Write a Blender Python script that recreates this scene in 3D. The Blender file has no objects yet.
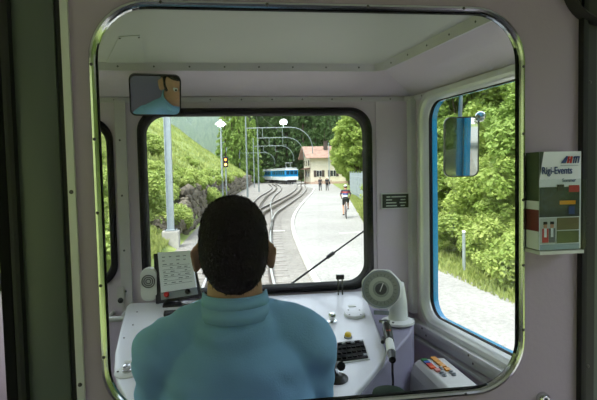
import bpy, bmesh, math, random
import numpy as np
from mathutils import Vector, Matrix, Euler, noise

# ------------------------------------------------------------------ camera
F, IW, IH = 517.0, 597.0, 400.0
CAM = Vector((0.0, 0.0, 2.42))
YAW, PITCH, ROLL = math.radians(-7.5), math.radians(-3.05), math.radians(-1.25)
RC = (Matrix.Rotation(YAW, 3, 'Z') @ Matrix.Rotation(math.pi / 2 + PITCH, 3, 'X') @ Matrix.Rotation(ROLL, 3, 'Z'))
S = bpy.context.scene
COL = S.collection
cd = bpy.data.cameras.new('camera'); cd.sensor_width = 36.0; cd.lens = F / IW * 36.0
cd.clip_start = 0.02; cd.clip_end = 5000
co = bpy.data.objects.new('camera', cd); COL.objects.link(co)
co.matrix_world = Matrix.Translation(CAM) @ RC.to_4x4()
S.camera = co
# ------------------------------------------------------------------ light
world = bpy.data.worlds.new('sky'); S.world = world; world.use_nodes = True
wn = world.node_tree.nodes; wl = world.node_tree.links; wn.clear()
sky = wn.new('ShaderNodeTexSky'); sky.sky_type = 'NISHITA'; sky.sun_disc = False
sky.sun_elevation = math.radians(58); sky.sun_rotation = math.radians(200)
sky.altitude = 1200; sky.air_density = 1.0; sky.dust_density = 4.0; sky.ozone_density = 1.0
bg = wn.new('ShaderNodeBackground'); bg.inputs[1].default_value = 1.0
hzm = wn.new('ShaderNodeMix'); hzm.data_type = 'RGBA'; hzm.inputs[0].default_value = 0.62; hzm.inputs[7].default_value = (0.98, 0.975, 1.0, 1)   # thin bright overcast
skm = wn.new('ShaderNodeVectorMath'); skm.operation = 'SCALE'; skm.inputs[3].default_value = 0.30
wo = wn.new('ShaderNodeOutputWorld')
wl.new(sky.outputs[0], skm.inputs[0]); wl.new(skm.outputs[0], hzm.inputs[6]); wl.new(hzm.outputs[2], bg.inputs[0]); wl.new(bg.outputs[0], wo.inputs[0])
sd = bpy.data.lights.new('sun', 'SUN'); sd.energy = 1.5; sd.angle = math.radians(20); sd.color = (1.0, 0.95, 0.86)
so = bpy.data.objects.new('sun', sd); COL.objects.link(so)
SUN_DIR = Vector((-0.50, -0.45, 1.15)).normalized()         # towards the sun
so.rotation_euler = SUN_DIR.to_track_quat('Z', 'Y').to_euler(); so.location = (0, 0, 60)
S.view_settings.view_transform = 'Standard'; S.view_settings.look = 'None'
S.view_settings.gamma = 1.0; S.view_settings.use_curve_mapping = False
S.view_settings.exposure = 1.62
S.cycles.use_denoising = True
S.cycles.transparent_max_bounces = 16
S.cycles.max_bounces = 10; S.cycles.diffuse_bounces = 5; S.cycles.glossy_bounces = 4
S.cycles.sample_clamp_indirect = 6.0; S.cycles.volume_bounces = 2

# ------------------------------------------------------------------ pixel helpers
def ray(px, py):
    return RC @ Vector(((px - IW / 2) / F, -(py - IH / 2) / F, -1.0))
def pd(px, py, d): return CAM + ray(px, py) * d
def pplane(px, py, p0, n):
    r = ray(px, py); p0 = Vector(p0); n = Vector(n)
    return CAM + r * ((p0 - CAM).dot(n) / r.dot(n))
def py_(px, py, Y): return pplane(px, py, (0, Y, 0), (0, 1, 0))
def pz(px, py, z): return pplane(px, py, (0, 0, z), (0, 0, 1))

# ------------------------------------------------------------------ object helpers
WMX = {}
def wm(o):
    m = Matrix.Identity(4)
    while o is not None:
        if o.name in WMX: return WMX[o.name] @ m
        o = o.parent
    return m
def tag(o, label=None, cat=None, group=None, kind=None):
    if label: o['label'] = label
    if cat: o['category'] = cat
    if group: o['group'] = group
    if kind: o['kind'] = kind
    return o
def thing(name, label=None, cat=None, loc=(0, 0, 0), rz=0.0, group=None, kind=None):
    o = bpy.data.objects.new(name, None); COL.objects.link(o); o.empty_display_size = 0.1
    o.location = loc; o.rotation_euler = (0, 0, rz)
    WMX[o.name] = Matrix.Translation(Vector(loc)) @ Matrix.Rotation(rz, 4, 'Z')
    return tag(o, label, cat, group, kind)
def copy_tree(o, parent=None, loc=None, rz=None, scale=None, label=None):
    c = o.copy(); COL.objects.link(c); c.parent = parent
    if loc is not None: c.location = loc
    if rz is not None: c.rotation_euler = (0, 0, rz)
    if scale is not None: c.scale = scale if hasattr(scale, '__len__') else (scale,) * 3
    if label: c['label'] = label
    for ch in list(o.children):
        copy_tree(ch, c)
    return c

def frame(n):
    n = Vector(n).normalized()
    a = Vector((0, 0, 1)) if abs(n.z) < 0.9 else Vector((1, 0, 0))
    u = a.cross(n).normalized(); v = n.cross(u)
    return u, v, n

class MB:
    """collects shapes, builds ONE mesh object"""
    def __init__(s): s.v = []; s.f = []; s.mi = []; s.cur = 0
    def add(s, vs, fs):
        b = len(s.v); s.v += [Vector(q) for q in vs]; s.f += [[b + i for i in f] for f in fs]; s.mi += [s.cur] * len(fs)
        return s
    def box(s, c, size, M=None, bev=0.0):
        hx, hy, hz = [q / 2 for q in size]; c = Vector(c)
        if bev <= 0:
            vs = [Vector((x, y, z)) for x in (-hx, hx) for y in (-hy, hy) for z in (-hz, hz)]
            fs = [(0, 1, 3, 2), (4, 6, 7, 5), (0, 4, 5, 1), (2, 3, 7, 6), (0, 2, 6, 4), (1, 5, 7, 3)]
        else:
            bm = bmesh.new(); bmesh.ops.create_cube(bm, size=1.0)
            for q in bm.verts: q.co = Vector((q.co.x * size[0], q.co.y * size[1], q.co.z * size[2]))
            bmesh.ops.bevel(bm, geom=list(bm.edges), offset=min(bev, min(size) * .45), segments=2, affect='EDGES', profile=.7)
            bm.verts.index_update()
            vs = [q.co.copy() for q in bm.verts]; fs = [[q.index for q in f.verts] for f in bm.faces]; bm.free()
        if M is not None:
            M = M.to_3x3(); vs = [M @ q for q in vs]
        return s.add([q + c for q in vs], fs)
    def tube(s, pts, r, n=8, cap=True):
        pts = [Vector(q) for q in pts]; rs = r if hasattr(r, '__len__') else [r] * len(pts)
        vs = []; fs = []; up = None
        for i, p in enumerate(pts):
            t = (pts[min(i + 1, len(pts) - 1)] - pts[max(i - 1, 0)]).normalized()
            if up is None: u = frame(t)[0]
            else:
                u = up - t * up.dot(t)
                u = u.normalized() if u.length > 1e-6 else frame(t)[0]
            up = u; w = t.cross(u)
            for k in range(n):
                a = 2 * math.pi * k / n
                vs.append(p + (u * math.cos(a) + w * math.sin(a)) * rs[i])
        for i in range(len(pts) - 1):
            for k in range(n):
                a = i * n + k; b = i * n + (k + 1) % n
                fs.append((a, b, b + n, a + n))
        if cap:
            fs.append(tuple(range(n - 1, -1, -1))); fs.append(tuple((len(pts) - 1) * n + k for k in range(n)))
        return s.add(vs, fs)
    def lathe(s, c, axis, prof, n=24):
        """prof: (radius, height) along axis"""
        u, v, w = frame(axis); c = Vector(c); vs = []; fs = []
        for r, h in prof:
            for k in range(n):
                a = 2 * math.pi * k / n
                vs.append(c + w * h + (u * math.cos(a) + v * math.sin(a)) * r)
        for i in range(len(prof) - 1):
            for k in range(n):
                a = i * n + k; b = i * n + (k + 1) % n
                fs.append((a, b, b + n, a + n))
        if prof[0][0] > 1e-5: fs.append(tuple(range(n - 1, -1, -1)))
        if prof[-1][0] > 1e-5: fs.append(tuple((len(prof) - 1) * n + k for k in range(n)))
        return s.add(vs, fs)
    def prism(s, poly, vec):
        """poly: 3D loop, extruded by vec"""
        n = len(poly); vec = Vector(vec); poly = [Vector(p) for p in poly]
        vs = poly + [p + vec for p in poly]
        fs = [tuple(range(n - 1, -1, -1)), tuple(range(n, 2 * n))] + [(i, (i + 1) % n, n + (i + 1) % n, n + i) for i in range(n)]
        return s.add(vs, fs)
    def plate(s, outer, holes, M, t, reveal_mat=None):
        """2D outer loop with hole loops, mapped by M (u,v,w), thickness t along w"""
        bm = bmesh.new(); edges = []; loops = []
        for lp in [outer] + holes:
            vs = [bm.verts.new((p[0], p[1], 0)) for p in lp]; loops.append(vs)
            for i in range(len(vs)): edges.append(bm.edges.new((vs[i], vs[(i + 1) % len(vs)])))
        bmesh.ops.triangle_fill(bm, use_beauty=True, use_dissolve=False, edges=edges, normal=(0, 0, 1))
        bm.verts.index_update()
        V = [q.co.copy() for q in bm.verts]; T = [[q.index for q in f.verts] for f in bm.faces]
        L = [[q.index for q in lp] for lp in loops]; bm.free()
        n = len(V)
        vs = [M @ Vector((q.x, q.y, 0)) for q in V] + [M @ Vector((q.x, q.y, t)) for q in V]
        c0 = s.cur
        s.add(vs, [f[::-1] for f in T]); base = len(s.v) - 2 * n
        s.f += [[base + n + i for i in f] for f in T]; s.mi += [s.cur2 if hasattr(s, 'cur2') else c0] * len(T)
        for k, lp in enumerate(L):
            for i in range(len(lp)):
                a, b = lp[i], lp[(i + 1) % len(lp)]
                s.f.append([base + a, base + b, base + n + b, base + n + a])
                s.mi.append(reveal_mat if (reveal_mat is not None and k > 0) else c0)
        return s
    def ring(s, outer, inner, M, t0, t1):
        """frame between two loops with equal counts; w from t0 to t1"""
        n = len(outer)
        vs = [M @ Vector((p[0], p[1], w)) for w in (t0, t1) for lp in (outer, inner) for p in lp]
        fs = []
        for i in range(n):
            j = (i + 1) % n
            fs += [(i, n + i, n + j, j), (2 * n + i, 2 * n + j, 3 * n + j, 3 * n + i),
                   (i, j, 2 * n + j, 2 * n + i), (n + i, 3 * n + i, 3 * n + j, n + j)]
        return s.add(vs, fs)
    def build(s, name, mat, parent=None, smooth=False, recalc=True, bevel=0.0):
        o_m = wm(parent).inverted() if parent is not None else Matrix.Identity(4)
        org = None
        me = bpy.data.meshes.new(name)
        me.from_pydata([tuple(o_m @ q) for q in s.v], [], [tuple(f) for f in s.f])
        mats = mat if isinstance(mat, (list, tuple)) else [mat]
        for m in mats: me.materials.append(m)
        if len(mats) > 1: me.polygons.foreach_set('material_index', s.mi)
        if recalc:
            bm = bmesh.new(); bm.from_mesh(me); bmesh.ops.recalc_face_normals(bm, faces=bm.faces); bm.to_mesh(me); bm.free()
        if smooth: shade(me)
        o = bpy.data.objects.new(name, me); COL.objects.link(o); o.parent = parent
        return o
def shade(me, ang=38):
    me.polygons.foreach_set('use_smooth', [True] * len(me.polygons))
    try: me.set_sharp_from_angle(angle=math.radians(ang))
    except Exception: pass

def rrect(x0, x1, y0, y1, r, n=8):
    r = min(r, (x1 - x0) / 2 - 1e-4, (y1 - y0) / 2 - 1e-4); pts = []
    for cx, cy, a0 in ((x1 - r, y1 - r, 0), (x0 + r, y1 - r, 90), (x0 + r, y0 + r, 180), (x1 - r, y0 + r, 270)):
        for k in range(n + 1):
            a = math.radians(a0 + 90 * k / n); pts.append((cx + r * math.cos(a), cy + r * math.sin(a)))
    return pts
def plane_m(o, u, v):
    u = Vector(u).normalized(); v = Vector(v).normalized(); w = u.cross(v)
    m = Matrix((u, v, w)).transposed().to_4x4(); m.translation = Vector(o); return m

# ------------------------------------------------------------------ materials
def srgb(r, g, b):
    def c(x):
        x /= 255.0
        return x / 12.92 if x <= 0.04045 else ((x + 0.055) / 1.055) ** 2.4
    return (c(r), c(g), c(b), 1.0)
MATS = {}
def mat(name, col, rough=0.5, metal=0.0, var=0.08, vscale=6.0, bump=0.0, bscale=40.0, spec=0.5, coat=0.0, emit=None, estr=0.0, island=0.0, col2=None):
    m = bpy.data.materials.new(name); m.use_nodes = True; nt = m.node_tree; N = nt.nodes; L = nt.links
    b = N['Principled BSDF']
    b.inputs['Roughness'].default_value = rough; b.inputs['Metallic'].default_value = metal
    b.inputs['Specular IOR Level'].default_value = spec; b.inputs['Coat Weight'].default_value = coat
    tc = N.new('ShaderNodeTexCoord')
    nz = N.new('ShaderNodeTexNoise'); nz.inputs['Scale'].default_value = vscale; nz.inputs['Detail'].default_value = 5
    L.new(tc.outputs['Object'], nz.inputs['Vector'])
    mx = N.new('ShaderNodeMix'); mx.data_type = 'RGBA'
    c2 = col2 if col2 is not None else tuple(min(1, x * (1 + var * 2)) for x in col[:3]) + (1,)
    c1 = col if col2 is not None else tuple(x * (1 - var * 2) for x in col[:3]) + (1,)
    mx.inputs[6].default_value = c1; mx.inputs[7].default_value = c2
    rp = N.new('ShaderNodeMapRange'); rp.inputs[1].default_value = .3; rp.inputs[2].default_value = .7
    L.new(nz.outputs[0], rp.inputs[0]); fac = rp.outputs[0]
    if island > 0:
        g = N.new('ShaderNodeNewGeometry'); m2 = N.new('ShaderNodeMix'); m2.data_type = 'FLOAT'; m2.inputs[0].default_value = island
        L.new(rp.outputs[0], m2.inputs[2]); L.new(g.outputs['Random Per Island'], m2.inputs[3]); fac = m2.outputs[0]
    L.new(fac, mx.inputs[0]); L.new(mx.outputs[2], b.inputs['Base Color'])
    if bump > 0:
        n2 = N.new('ShaderNodeTexNoise'); n2.inputs['Scale'].default_value = bscale; n2.inputs['Detail'].default_value = 6
        L.new(tc.outputs['Object'], n2.inputs['Vector'])
        bp = N.new('ShaderNodeBump'); bp.inputs['Strength'].default_value = bump; bp.inputs['Distance'].default_value = 0.02
        L.new(n2.outputs[0], bp.inputs['Height']); L.new(bp.outputs[0], b.inputs['Normal'])
    if emit is not None:
        b.inputs['Emission Color'].default_value = emit; b.inputs['Emission Strength'].default_value = estr
    MATS[name] = m; return m
def glass_mat(name, tint=(0.97, 0.99, 0.985, 1), f0=0.022, haze=0.0):
    m = bpy.data.materials.new(name); m.use_nodes = True; nt = m.node_tree; N = nt.nodes; L = nt.links; N.clear()
    out = N.new('ShaderNodeOutputMaterial'); tr = N.new('ShaderNodeBsdfTransparent'); gl = N.new('ShaderNodeBsdfGlossy')
    tr.inputs[0].default_value = tint; gl.inputs['Roughness'].default_value = 0.0
    lw = N.new('ShaderNodeLayerWeight'); lw.inputs[0].default_value = 0.5
    pw = N.new('ShaderNodeMath'); pw.operation = 'POWER'; pw.inputs[1].default_value = 5.0; L.new(lw.outputs['Facing'], pw.inputs[0])
    fr = N.new('ShaderNodeMath'); fr.operation = 'MULTIPLY_ADD'; fr.inputs[1].default_value = 1 - f0; fr.inputs[2].default_value = f0
    L.new(pw.outputs[0], fr.inputs[0])
    mx = N.new('ShaderNodeMixShader'); L.new(fr.outputs[0], mx.inputs[0]); L.new(tr.outputs[0], mx.inputs[1]); L.new(gl.outputs[0], mx.inputs[2])
    L.new(mx.outputs[0], out.inputs[0]); MATS[name] = m; return m
def leaf_mat(name, c1, c2, transl=0.35, scale=0.35, rough=0.55):
    m = bpy.data.materials.new(name); m.use_nodes = True; nt = m.node_tree; N = nt.nodes; L = nt.links; N.clear()
    out = N.new('ShaderNodeOutputMaterial'); df = N.new('ShaderNodeBsdfPrincipled'); tl = N.new('ShaderNodeBsdfTranslucent')
    df.inputs['Roughness'].default_value = rough; df.inputs['Specular IOR Level'].default_value = 0.25
    g = N.new('ShaderNodeNewGeometry'); tc = N.new('ShaderNodeTexCoord'); nz = N.new('ShaderNodeTexNoise'); nz.inputs['Scale'].default_value = scale
    L.new(tc.outputs['Object'], nz.inputs['Vector'])
    m2 = N.new('ShaderNodeMix'); m2.data_type = 'FLOAT'; m2.inputs[0].default_value = 0.5
    rp = N.new('ShaderNodeMapRange'); rp.inputs[1].default_value = .3; rp.inputs[2].default_value = .7
    L.new(nz.outputs[0], rp.inputs[0]); L.new(rp.outputs[0], m2.inputs[2]); L.new(g.outputs['Random Per Island'], m2.inputs[3])
    mx = N.new('ShaderNodeMix'); mx.data_type = 'RGBA'; mx.inputs[6].default_value = c1; mx.inputs[7].default_value = c2
    L.new(m2.outputs[0], mx.inputs[0]); L.new(mx.outputs[2], df.inputs['Base Color']); L.new(mx.outputs[2], tl.inputs[0])
    ms = N.new('ShaderNodeMixShader'); ms.inputs[0].default_value = transl
    L.new(df.outputs[0], ms.inputs[1]); L.new(tl.outputs[0], ms.inputs[2]); L.new(ms.outputs[0], out.inputs[0])
    MATS[name] = m; return m

CEIL2 = mat('coach_ceiling_white', srgb(228, 228, 224), 0.5, var=.02)
WALL = mat('cab_wall_paint', srgb(200, 186, 198), 0.42, var=.03, vscale=3, bump=.04, bscale=120)
PART = mat('partition_paint', srgb(172, 156, 174), 0.38, var=.03, vscale=2, bump=.04, bscale=150)
CEIL = mat('ceiling_paint', srgb(184, 184, 177), 0.5, var=.02, vscale=2)
CHROME = mat('polished_aluminium', srgb(205, 208, 208), 0.16, 1.0, var=.04, vscale=8)
ALU = mat('brushed_aluminium', srgb(216, 217, 213), 0.34, 0.40, var=.05, vscale=5, bump=.05, bscale=90)
TRIM = mat('painted_trim', srgb(190, 184, 188), 0.5, 0.0, var=.03)
STEEL = mat('screw_steel', srgb(90, 88, 86), 0.35, 0.9)
BLACK = mat('black_rubber', srgb(22, 22, 24), 0.55, var=.1)
GASKET = mat('window_gasket', srgb(14, 14, 16), 0.75, var=.1, vscale=10, spec=.2)
BLUE = mat('car_body_blue', srgb(20, 150, 205), 0.25, var=.03, coat=.4)
FLOORM = mat('floor_lino', srgb(70, 70, 72), 0.6, var=.1, vscale=12)
DOORM = mat('door_green_grey', srgb(88, 96, 88), 0.3, var=.04, vscale=2)
DARK = mat('dark_post', srgb(52, 50, 50), 0.45, var=.08)
GLASS = glass_mat('clear_glass')
GLASSP = glass_mat('partition_glass', f0=0.02)
DESK = mat('desk_paint', srgb(238, 237, 243), 0.28, var=.02, vscale=5, bump=.02, bscale=200, coat=.3)
CONSOLE = mat('console_side_paint', srgb(150, 145, 165), 0.45, var=.05, vscale=4)
WHITE = mat('white_plastic', srgb(226, 226, 222), 0.4, var=.02)
CREAM = mat('box_light_grey', srgb(206, 204, 198), 0.4, var=.03)
BLK = mat('black_plastic', srgb(18, 18, 20), 0.35, var=.1, vscale=20)
MIRROR = mat('mirror_glass', srgb(205, 210, 210), 0.01, 1.0, var=.0)
# ================================================================== cab and coach shell
YP, YF = 0.75, 1.95                 # partition face, front wall inner face
ZF, ZC = 1.05, 2.86                 # floor, ceiling
TAP = math.radians(7.5)
# front corners
XR = py_(413, 200, YF).x; XL = -0.95
dR = Vector((math.sin(TAP), -math.cos(TAP), 0)); dL = Vector((-math.sin(TAP), -math.cos(TAP), 0))
def struct(name, o=None): return o
YB = -3.2
LW = (YF - YP - 0.04) / math.cos(TAP)      # cab side length to partition back face
XRp = XR + dR.x * LW; XLp = XL + dL.x * LW

def screw(mb, p, n, r=0.004):
    mb.lathe(Vector(p), n, [(r, 0), (r * .95, r * .35), (r * .5, r * .6), (0.0001, r * .62)], 8)

# --- partition wall (camera side face at YP) -----------------------
MP = plane_m((0, YP, 0), (1, 0, 0), (0, 0, 1))         # w = -Y, towards the camera
def uvP(px, py): q = py_(px, py, YP); return q.x, q.z
uL = 0.5 * (uvP(89.5, 110)[0] + uvP(100, 290)[0]); uR = 0.5 * (uvP(525.5, 120)[0] + uvP(521.5, 280)[0])
vT = 0.5 * (uvP(200, 1)[1] + uvP(430, 6)[1]); vB = uvP(440, 397)[1]
PW = (uL, uR, vB, vT); RP = 0.082
uRpost = uvP(578, 200)[0]; uLstrip = uvP(77, 200)[0]
outer = [(uLstrip, ZF), (uRpost, ZF), (uRpost, 3.0), (uLstrip, 3.0)]
m = MB(); m.plate(outer, [rrect(uL + .006, uR - .006, vB + .006, vT - .006, RP)], plane_m((0, YP + .008, 0), (1, 0, 0), (0, 0, 1)), .008)
wall_partition = tag(m.build('wall_partition', PART), 'mauve-grey cab partition wall around the big rounded window', kind='structure')
# window 1: frame + pane
w1 = thing('window_1', 'rounded partition window in a polished chrome frame', loc=(0, YP, vB), kind='structure')
m = MB(); nn = 10
prof = [(0, 0.0), (0.0, .004), (.002, .0070), (.0050, .0080), (.0078, .0062), (.0092, .003), (.0092, -.004)]
lps = []
for off, h in prof:
    lp = rrect(uL + off, uR - off, vB + off, vT - off, RP - off * .6, nn)
    lps.append([MP @ Vector((a, b, h)) for a, b in lp])
n_ = len(lps[0])
for i in range(len(lps) - 1):
    vs = lps[i] + lps[i + 1]
    m.add(vs, [(k, (k + 1) % n_, n_ + (k + 1) % n_, n_ + k) for k in range(n_)])
fr1 = m.build('frame', CHROME, w1, smooth=True)
m = MB(); m.ring(rrect(uL + .0090, uR - .0090, vB + .0090, vT - .0090, RP - .01, nn), rrect(uL + .0108, uR - .0108, vB + .0108, vT - .0108, RP - .013, nn), MP, -.006, .001)
m.build('gasket', GASKET, w1)
m = MB(); m.plate(rrect(uL + .010, uR - .010, vB + .010, vT - .010, RP - .008, nn), [], plane_m((0, YP + .006, 0), (1, 0, 0), (0, 0, 1)), .004)
m.build('pane', GLASSP, w1)
for (u, v) in [(uL + .005, z) for z in np.linspace(vB + .1, vT - .09, 5)] + [(uR - .005, z) for z in np.linspace(vB + .1, vT - .09, 5)] + [(x, vT - .005) for x in np.linspace(uL + .1, uR - .1, 4)] + [(x, vB + .005) for x in np.linspace(uL + .1, uR - .1, 4)]:
    m = MB(); screw(m, MP @ Vector((u, v, .0078)), (0, -1, 0), .0024); m.build('screw', STEEL, fr1)

# left of the window: metal strip, rubber seal, door leaf
def vstrip(name, px0, px1, matl, y, t, par=None, kind=None, label=None, z0=ZF, z1=3.0, bev=0):
    a = uvP(px0, 200)[0]; b = uvP(px1, 200)[0]; m = MB()
    m.box(((a + b) / 2, y + t / 2, (z0 + z1) / 2), (b - a, t, z1 - z0), bev=bev)
    o = m.build(name, matl, par, smooth=bev > 0)
    return tag(o, label, None, None, kind)
t1 = vstrip('trim_1', 69.5, 77, ALU, YP - .006, .046, kind='structure', label='narrow screwed metal strip left of the partition window')
for z in (2.05, 2.13, 2.40, 2.68):
    m = MB(); q = uvP(73, 200)[0]; screw(m, (q, YP - .006, z), (0, -1, 0), .003); m.build('screw', STEEL, t1)
d1 = thing('door_1', 'dark green-grey cab door leaf left of the partition window', loc=(uvP(30, 200)[0], YP, ZF), kind='structure')
a = uvP(17, 200)[0]; b = uvP(60.5, 200)[0]
m = MB(); m.box(((a + b) / 2, YP + .022, 2.02), (b - a, .03, 1.94), bev=.006); dl = m.build('door_leaf', DOORM, d1, smooth=True)
vstrip('door_seal', 59.5, 69.5, BLACK, YP + .012, .03, d1)
vstrip('door_seal', 8, 18, BLACK, YP - .004, .04, d1, bev=.008)
a0 = uvP(-120, 200)[0]
m = MB(); lp = rrect(a0, uvP(4, 200)[0], 1.9, 2.66, .05)
m.plate([(a0 - .06, ZF + .02), (uvP(9.5, 200)[0], ZF + .02), (uvP(9.5, 200)[0], 2.99), (a0 - .06, 2.99)], [lp], plane_m((0, YP + .035, 0), (1, 0, 0), (0, 0, 1)), .03)
m.build('side_leaf', DOORM, d1)
m = MB(); m.ring(rrect(a0 - .004, uvP(4, 200)[0] + .006, 1.894, 2.666, .054), rrect(a0 + .012, uvP(4, 200)[0] - .008, 1.912, 2.648, .045), MP, -.04, .004)
m.build('leaf_gasket', GASKET, d1)
m = MB(); m.plate(rrect(a0 + .002, uvP(4, 200)[0] - .002, 1.902, 2.658, .05), [], plane_m((0, YP + .02, 0), (1, 0, 0), (0, 0, 1)), .005); m.build('pane', GLASS, d1)
# right of the window: dark post
p1 = vstrip('trim_2', 577.5, 583, BLACK, YP - .012, .05, kind='structure', label='black rubber edge right of the leaflet holder', bev=.006)
p2 = vstrip('trim_3', 583, 593.5, DARK, YP - .004, .044, kind='structure', label='dark screwed metal strip at the right edge')
for z in (2.1, 2.33, 2.55):
    m = MB(); screw(m, (uvP(587, 200)[0], YP - .004, z), (0, -1, 0), .0032); m.build('screw', STEEL, p2)
a = uvP(593.5, 200)[0]
m = MB(); m.box(((a + XRp + .02) / 2, YP + .02, (ZF + 3.0) / 2), (XRp + .02 - a, .04, 3.0 - ZF))
tag(m.build('wall_partition_right', DOORM), kind='structure')
m = MB(); m.box((XRp + .045, YP + .05, (ZF + 3.0) / 2), (.04, .02, 3.0 - ZF)); tag(m.build('trim_10', BLUE), 'blue outer corner of the coach body', kind='structure')
aL = a0 - .06
m = MB(); m.box(((aL + XLp - .12) / 2, YP + .02, (ZF + 3.0) / 2), (aL - XLp + .12, .04, 3.0 - ZF))
tag(m.build('wall_partition_left', PART), kind='structure')

# --- front wall --------------------------------------------------
MF = plane_m((0, YF, 0), (-1, 0, 0), (0, 0, 1))        # w=+Y (u = -x)
def uvF(px, py): q = py_(px, py, YF); return q.x, q.z
fx0 = 0.5 * (uvF(138.5, 160)[0] + uvF(140.5, 250)[0]); fx1 = uvF(373, 200)[0]
fz1 = 0.5 * (uvF(200, 109.5)[1] + uvF(330, 106)[1]); fz0 = 0.5 * (uvF(170, 297)[1] + uvF(340, 292.5)[1])
g_ = .0255
def flip(lp): return [(-p[0], p[1]) for p in lp]
outer = [(-XR, ZF), (-XL, ZF), (-XL, ZC), (-XR, ZC)]
gx0, gx1 = XL + .07, uvF(115.5, 200)[0]; gz1 = uvF(110, 117)[1]; gz0 = uvF(110, 287)[1]
m = MB(); m.plate(outer, [flip(rrect(fx0 + .01, fx1 - .01, fz0 + .01, fz1 - .01, .085)), flip(rrect(gx0 + .01, gx1 - .01, gz0 + .01, gz1 - .01, .085))], MF, .06)
wall_front = tag(m.build('wall_front', WALL), kind='structure')
for (x0, x1, z0, z1, nm, lb) in ((fx0, fx1, fz0, fz1, 'window_2', 'big front windscreen in a thick black rubber gasket'), (gx0, gx1, gz0, gz1, 'window_4', 'left front window, only a sliver with its black gasket showing')):
    w2 = thing(nm, lb, loc=((x0 + x1) / 2, YF, z0), kind='structure')
    m = MB(); lps = []
    for off, h in [(0, 0.0), (.002, -.008), (.008, -.014), (.016, -.014), (.022, -.008), (g_, .004), (g_, .055)]:
        lps.append([MF @ Vector((p[0], p[1], h)) for p in flip(rrect(x0 + off, x1 - off, z0 + off, z1 - off, .085 - off * .5, nn))])
    n_ = len(lps[0])
    for i in range(len(lps) - 1):
        m.add(lps[i] + lps[i + 1], [(k, (k + 1) % n_, n_ + (k + 1) % n_, n_ + k) for k in range(n_)])
    m.build('gasket', GASKET, w2, smooth=True)
    m = MB(); m.plate(flip(rrect(x0 + .02, x1 - .02, z0 + .02, z1 - .02, .08)), [], plane_m((0, YF + .03, 0), (-1, 0, 0), (0, 0, 1)), .006); m.build('pane', GLASS, w2)
# wall seams: thin panel strips left and right of the windscreen
def fstrip(name, px0, px1, z0, z1, matl, t=.006, label=None):
    a = uvF(px0, 180)[0]; b = uvF(px1, 180)[0]; m = MB()
    m.box(((a + b) / 2, YF - t / 2, (z0 + z1) / 2), (b - a, t, z1 - z0), bev=.0015)
    return tag(m.build(name, matl), label, kind='structure')
fstrip('trim_4', 376, 411, 1.97, uvF(395, 99)[1], WALL, .004, 'grey wall panel right of the windscreen')
sL = fstrip('trim_5', 117.5, 128.5, 1.9, uvF(120, 100)[1], TRIM, .012, 'screwed corner strip left of the windscreen')
for z in (2.0, 2.15, 2.35, 2.55):
    m = MB(); screw(m, (uvF(122, 180)[0], YF - .012, z), (0, -1, 0)); m.build('screw', STEEL, sL)

# --- ceiling, cove and trims --------------------------------------
zb = uvF(250, 100)[1]                       # lower strip on the wall
CA = 0.20                                   # cove depth
zt = py_(300, 68, YF - CA).z                # inner ceiling edge
ZI = zt + .012
def cove_pts(a):
    dx = a * (1 - math.sin(TAP)) / math.cos(TAP)
    return [Vector((XL + dx, YF - a, 0)), Vector((XR - dx, YF - a, 0))]
low = cove_pts(.0); up = cove_pts(CA)
lowB = [low[0] + dL * LW, low[1] + dR * LW]; upB = [up[0] + dL * (LW - CA), up[1] + dR * (LW - CA)]
Zv = lambda z: Vector((0, 0, z))
m = MB(); m.prism([up[0] + Zv(ZI), up[1] + Zv(ZI), upB[1] + Zv(ZI), upB[0] + Zv(ZI)], (0, 0, .04))
ceiling = tag(m.build('ceiling', CEIL), kind='structure')
zc0 = zb + .012
m = MB()
for A, B, C, D in ((low[0], low[1], up[1], up[0]), (low[1], lowB[1], upB[1], up[1]), (lowB[0], low[0], up[0], upB[0])):
    q = [A + Zv(zc0), B + Zv(zc0), C + Zv(zt), D + Zv(zt)]
    m.add(q + [p + Zv(.02) for p in q], [(0, 1, 2, 3), (7, 6, 5, 4), (0, 4, 5, 1), (1, 5, 6, 2), (2, 6, 7, 3), (3, 7, 4, 0)])
tag(m.build('ceiling_cove', WALL), kind='structure')
m = MB(); m.prism([(XL - .1, YF + .06, ZC), (XR + .1, YF + .06, ZC), (XRp + .15, YP + .0, ZC), (XLp - .15, YP, ZC)], (0, 0, .05))
tag(m.build('ceiling_roof', BLUE), kind='structure')
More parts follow.
